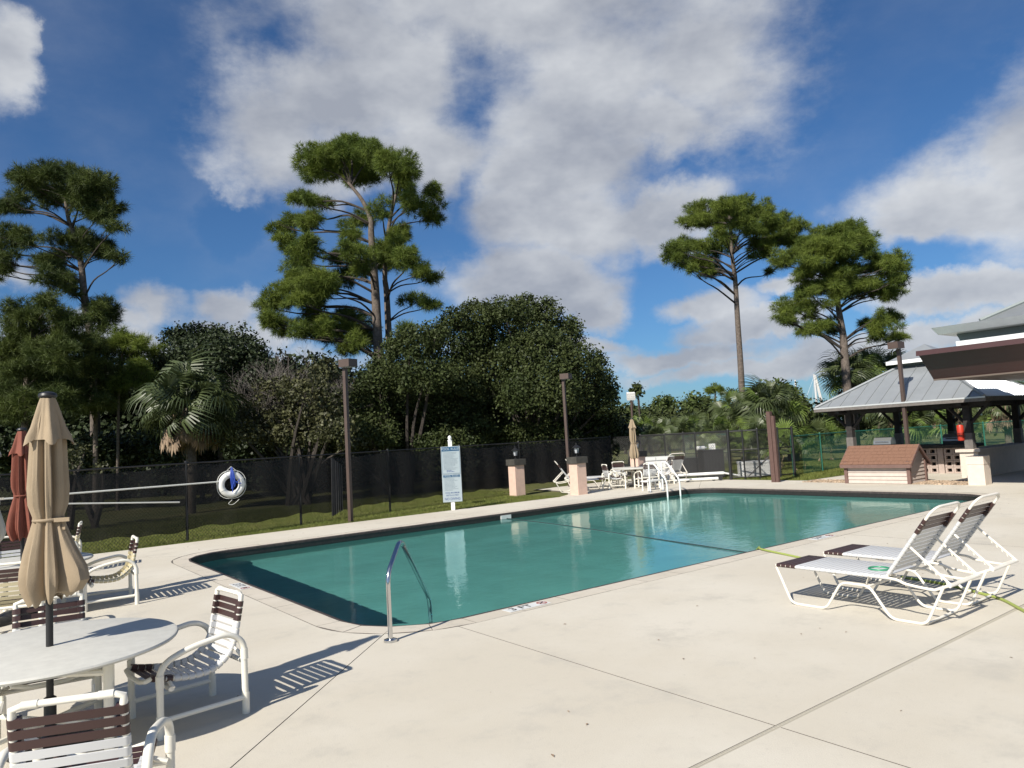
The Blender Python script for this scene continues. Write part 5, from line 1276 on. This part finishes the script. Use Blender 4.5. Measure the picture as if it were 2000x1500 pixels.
def palm(px, py, D, size, label, seed, n=44, dead=16, bright=.12, trunk=True, name='cabbage_palm', cat='palm tree', group='cabbage palms', upmin=-.45):
    rn = random.Random(seed); q = at(px, py, D); h = max(q[2], .15); root = thing(name, label, cat, (q[0], D, 0), 0, group)
    if trunk:
        obj('trunk', MB().tube(smooth_path([(.0, 0, -.05), (.05, .03, h*.5), (0, 0, h)], 4), [.15*size**.5]*9, 12), 'bark_palm', root)
        bt = MB()
        for k in range(60):
            a = k*2.4; z = h*.35+k*h*.65/60; r_ = .14*size**.5
            bt.tube([(r_*math.cos(a), r_*math.sin(a), z), ((r_+.07)*math.cos(a+.2), (r_+.07)*math.sin(a+.2), z+.12)], [.03, .010], 4)
        obj('leaf_boots', bt, 'bark_palm', root, kind='stuff')
    for i in range(n):
        f = (i+.5)/n; el = math.asin(max(-1, min(1, 1-f*(1-upmin)))) ; az = i*2.39996+rn.uniform(-.35, .35); el += rn.uniform(-.28, .2)
        me = rn.choice(FB) if rn.random() < bright else rn.choice(FM)
        o = obj('frond', me, None, root); o.rotation_mode = 'XYZ'
        m_ = Matrix.Rotation(az, 4, 'Z') @ Matrix.Rotation(-el, 4, 'Y') @ Matrix.Rotation(rn.uniform(-1.1, 1.1), 4, 'X'); s_ = size*rn.uniform(.72, 1.15)
        o.matrix_local = Matrix.Translation((0, 0, h)) @ m_ @ Matrix.Scale(s_, 4)
    for i in range(dead):
        az = i*2.39996+.7; el = rn.uniform(-1.6, -1.25); ro = rn.uniform(.15, .62)*size; o = obj('dead_frond', rn.choice(FD), None, root)
        o.matrix_local = Matrix.Translation((ro*math.cos(az), ro*math.sin(az), h-.05-rn.uniform(0, .25)*size)) @ Matrix.Rotation(az, 4, 'Z') @ Matrix.Rotation(-el, 4, 'Y') @ Matrix.Scale(size*rn.uniform(.8, 1.15), 4)
palm(368, 797, 23.5, 1.12, 'big cabbage palm on the left with hanging dead skirts', 71, n=64, dead=40, bright=0)
palm(1492, 804, 33, 1.1, 'wide cabbage palm behind the brown double post', 72, n=50, dead=12, bright=.25)
palm(1447, 812, 36, 1.0, 'smaller palm at the foot of the slender pine', 73, n=34, dead=8, bright=.3)
palm(1662, 742, 37, 1.15, 'tall palm left of the lamp post above the pavilion hip', 74, n=46, dead=26)
palm(1708, 738, 38.5, 1.15, 'tall palm rising just behind the pavilion lamp post', 75, n=46, dead=26)
palm(1752, 790, 34, 1.0, 'palm under the pavilion roof with a long dead skirt', 76, n=26, dead=30)
palm(1850, 792, 35, 1.0, 'palm seen behind the middle of the pavilion', 77, n=26, dead=30, bright=.3)
palm(1962, 788, 34, 1.0, 'palm behind the right end of the pavilion', 78, n=26, dead=26)
PB = 'saw palmetto clumps'
for i, (px, py, d, s_, lab) in enumerate([(1278,868,32,.8,'palmetto clump behind the white storage box'),(1318,860,34,.95,'bright palmetto clump above the black cabinet'),(1352,862,31,.85,'palmetto clump behind the black bin'),(1400,862,34,.9,'palmetto clump left of the gate post'),(1438,884,28,.75,'low palmetto clump inside the gate'),
      (1500,872,30,.9,'palmetto clump behind the utility chest'),(1545,886,27.5,.8,'palmetto clump with dry fronds beside the green fence post'),(1610,868,33,.9,'palmetto clump behind the green fence left of the shed'),(1770,852,34,1.0,'palmetto clump behind the grill'),(1828,846,33,1.1,'bright palmetto clump seen under the pavilion'),(1900,850,40,.9,'palmetto clump beyond the red extinguisher'),(1260,850,36,.9,'palmetto clump behind the far umbrella')]):
    palm(px, py, d, s_, lab, 90+i, n=18, dead=3, bright=.45, trunk=False, name='palmetto_bush', cat='palmetto', group=PB, upmin=.0)

# grass ----------------------------------------------------------------
def grass(n, fn, seed, h=.05, w=.010):
    rs = np.random.RandomState(seed); Pn = fn(rs, n); n = len(Pn)
    a = rs.uniform(0, 6.283, n); s = np.stack([np.cos(a), np.sin(a), np.zeros(n)], 1)*w*.5; hh = h*rs.uniform(.5, 1.3, (n, 1))
    tip = Pn + np.concatenate([rs.normal(size=(n, 2))*h*.45, hh], 1)
    return np_mesh('grass', np.stack([Pn-s, Pn+s, tip], 1).reshape(-1, 3), np.arange(n*3).reshape(-1, 3))
def strip(rs, n):
    u = rs.uniform(-4, 15, n); v = 16.27+rs.rand(n)**1.3*7.5; x = u*UU[0]+v*NN[0]; y = u*UU[1]+v*NN[1]
    k = ~((u > 14.2) & (v < 19.7)) & (y < 29)
    return np.stack([x, y, np.full(n, -.035)], 1)[k]
tag(obj('grass', grass(150000, strip, 51), 'grass_blade', kind='stuff'), 'strip of short green grass along the screened fence', 'grass')
def strip2(rs, n):
    u = rs.uniform(20.5, 32, n); v = rs.uniform(12.45, 22, n); x = u*UU[0]+v*NN[0]; y = u*UU[1]+v*NN[1]
    return np.stack([x, y, np.full(n, -.035)], 1)
tag(obj('grass', grass(90000, strip2, 52, .07, .02), 'grass_blade', kind='stuff'), 'patch of grass between the gate and the shed', 'grass')

# things under the pool surface receive the sun through the refracting water
for o in list(C.objects):
    if o.name.startswith(('basin', 'entry_step', 'tile_band', 'rung')) or (o.parent and o.parent.name.startswith(('pool_handrail', 'pool_ladder')) and o.name.startswith('rail')): o.cycles.is_caustics_receiver = True
ww.cycles.is_caustics_caster = True
# dry leaves and specks blown over the deck
rn = random.Random(77); m_ = MB()
for _ in range(170):
    u_, v_ = (rn.uniform(-2, 18), rn.uniform(14.6, 16.25)) if rn.random() < .55 else (rn.uniform(-1, 16), rn.uniform(-1, 5.9))
    x, y, z = P(u_, v_, .004); s_ = rn.uniform(.008, .022); a = rn.uniform(0, 6.28); c_, d_ = math.cos(a)*s_, math.sin(a)*s_
    m_.add([(x-c_, y-d_, z), (x+d_*.4, y-c_*.4, z+.004), (x+c_, y+d_, z+.002), (x-d_*.4, y+c_*.4, z+.005)], [(0, 1, 2, 3)])
tag(obj('leaf_litter', m_.mesh('leaf_litter', smooth=False), 'frond_dead', kind='stuff'), 'sparse dry leaves and specks scattered over the deck', 'leaf litter')
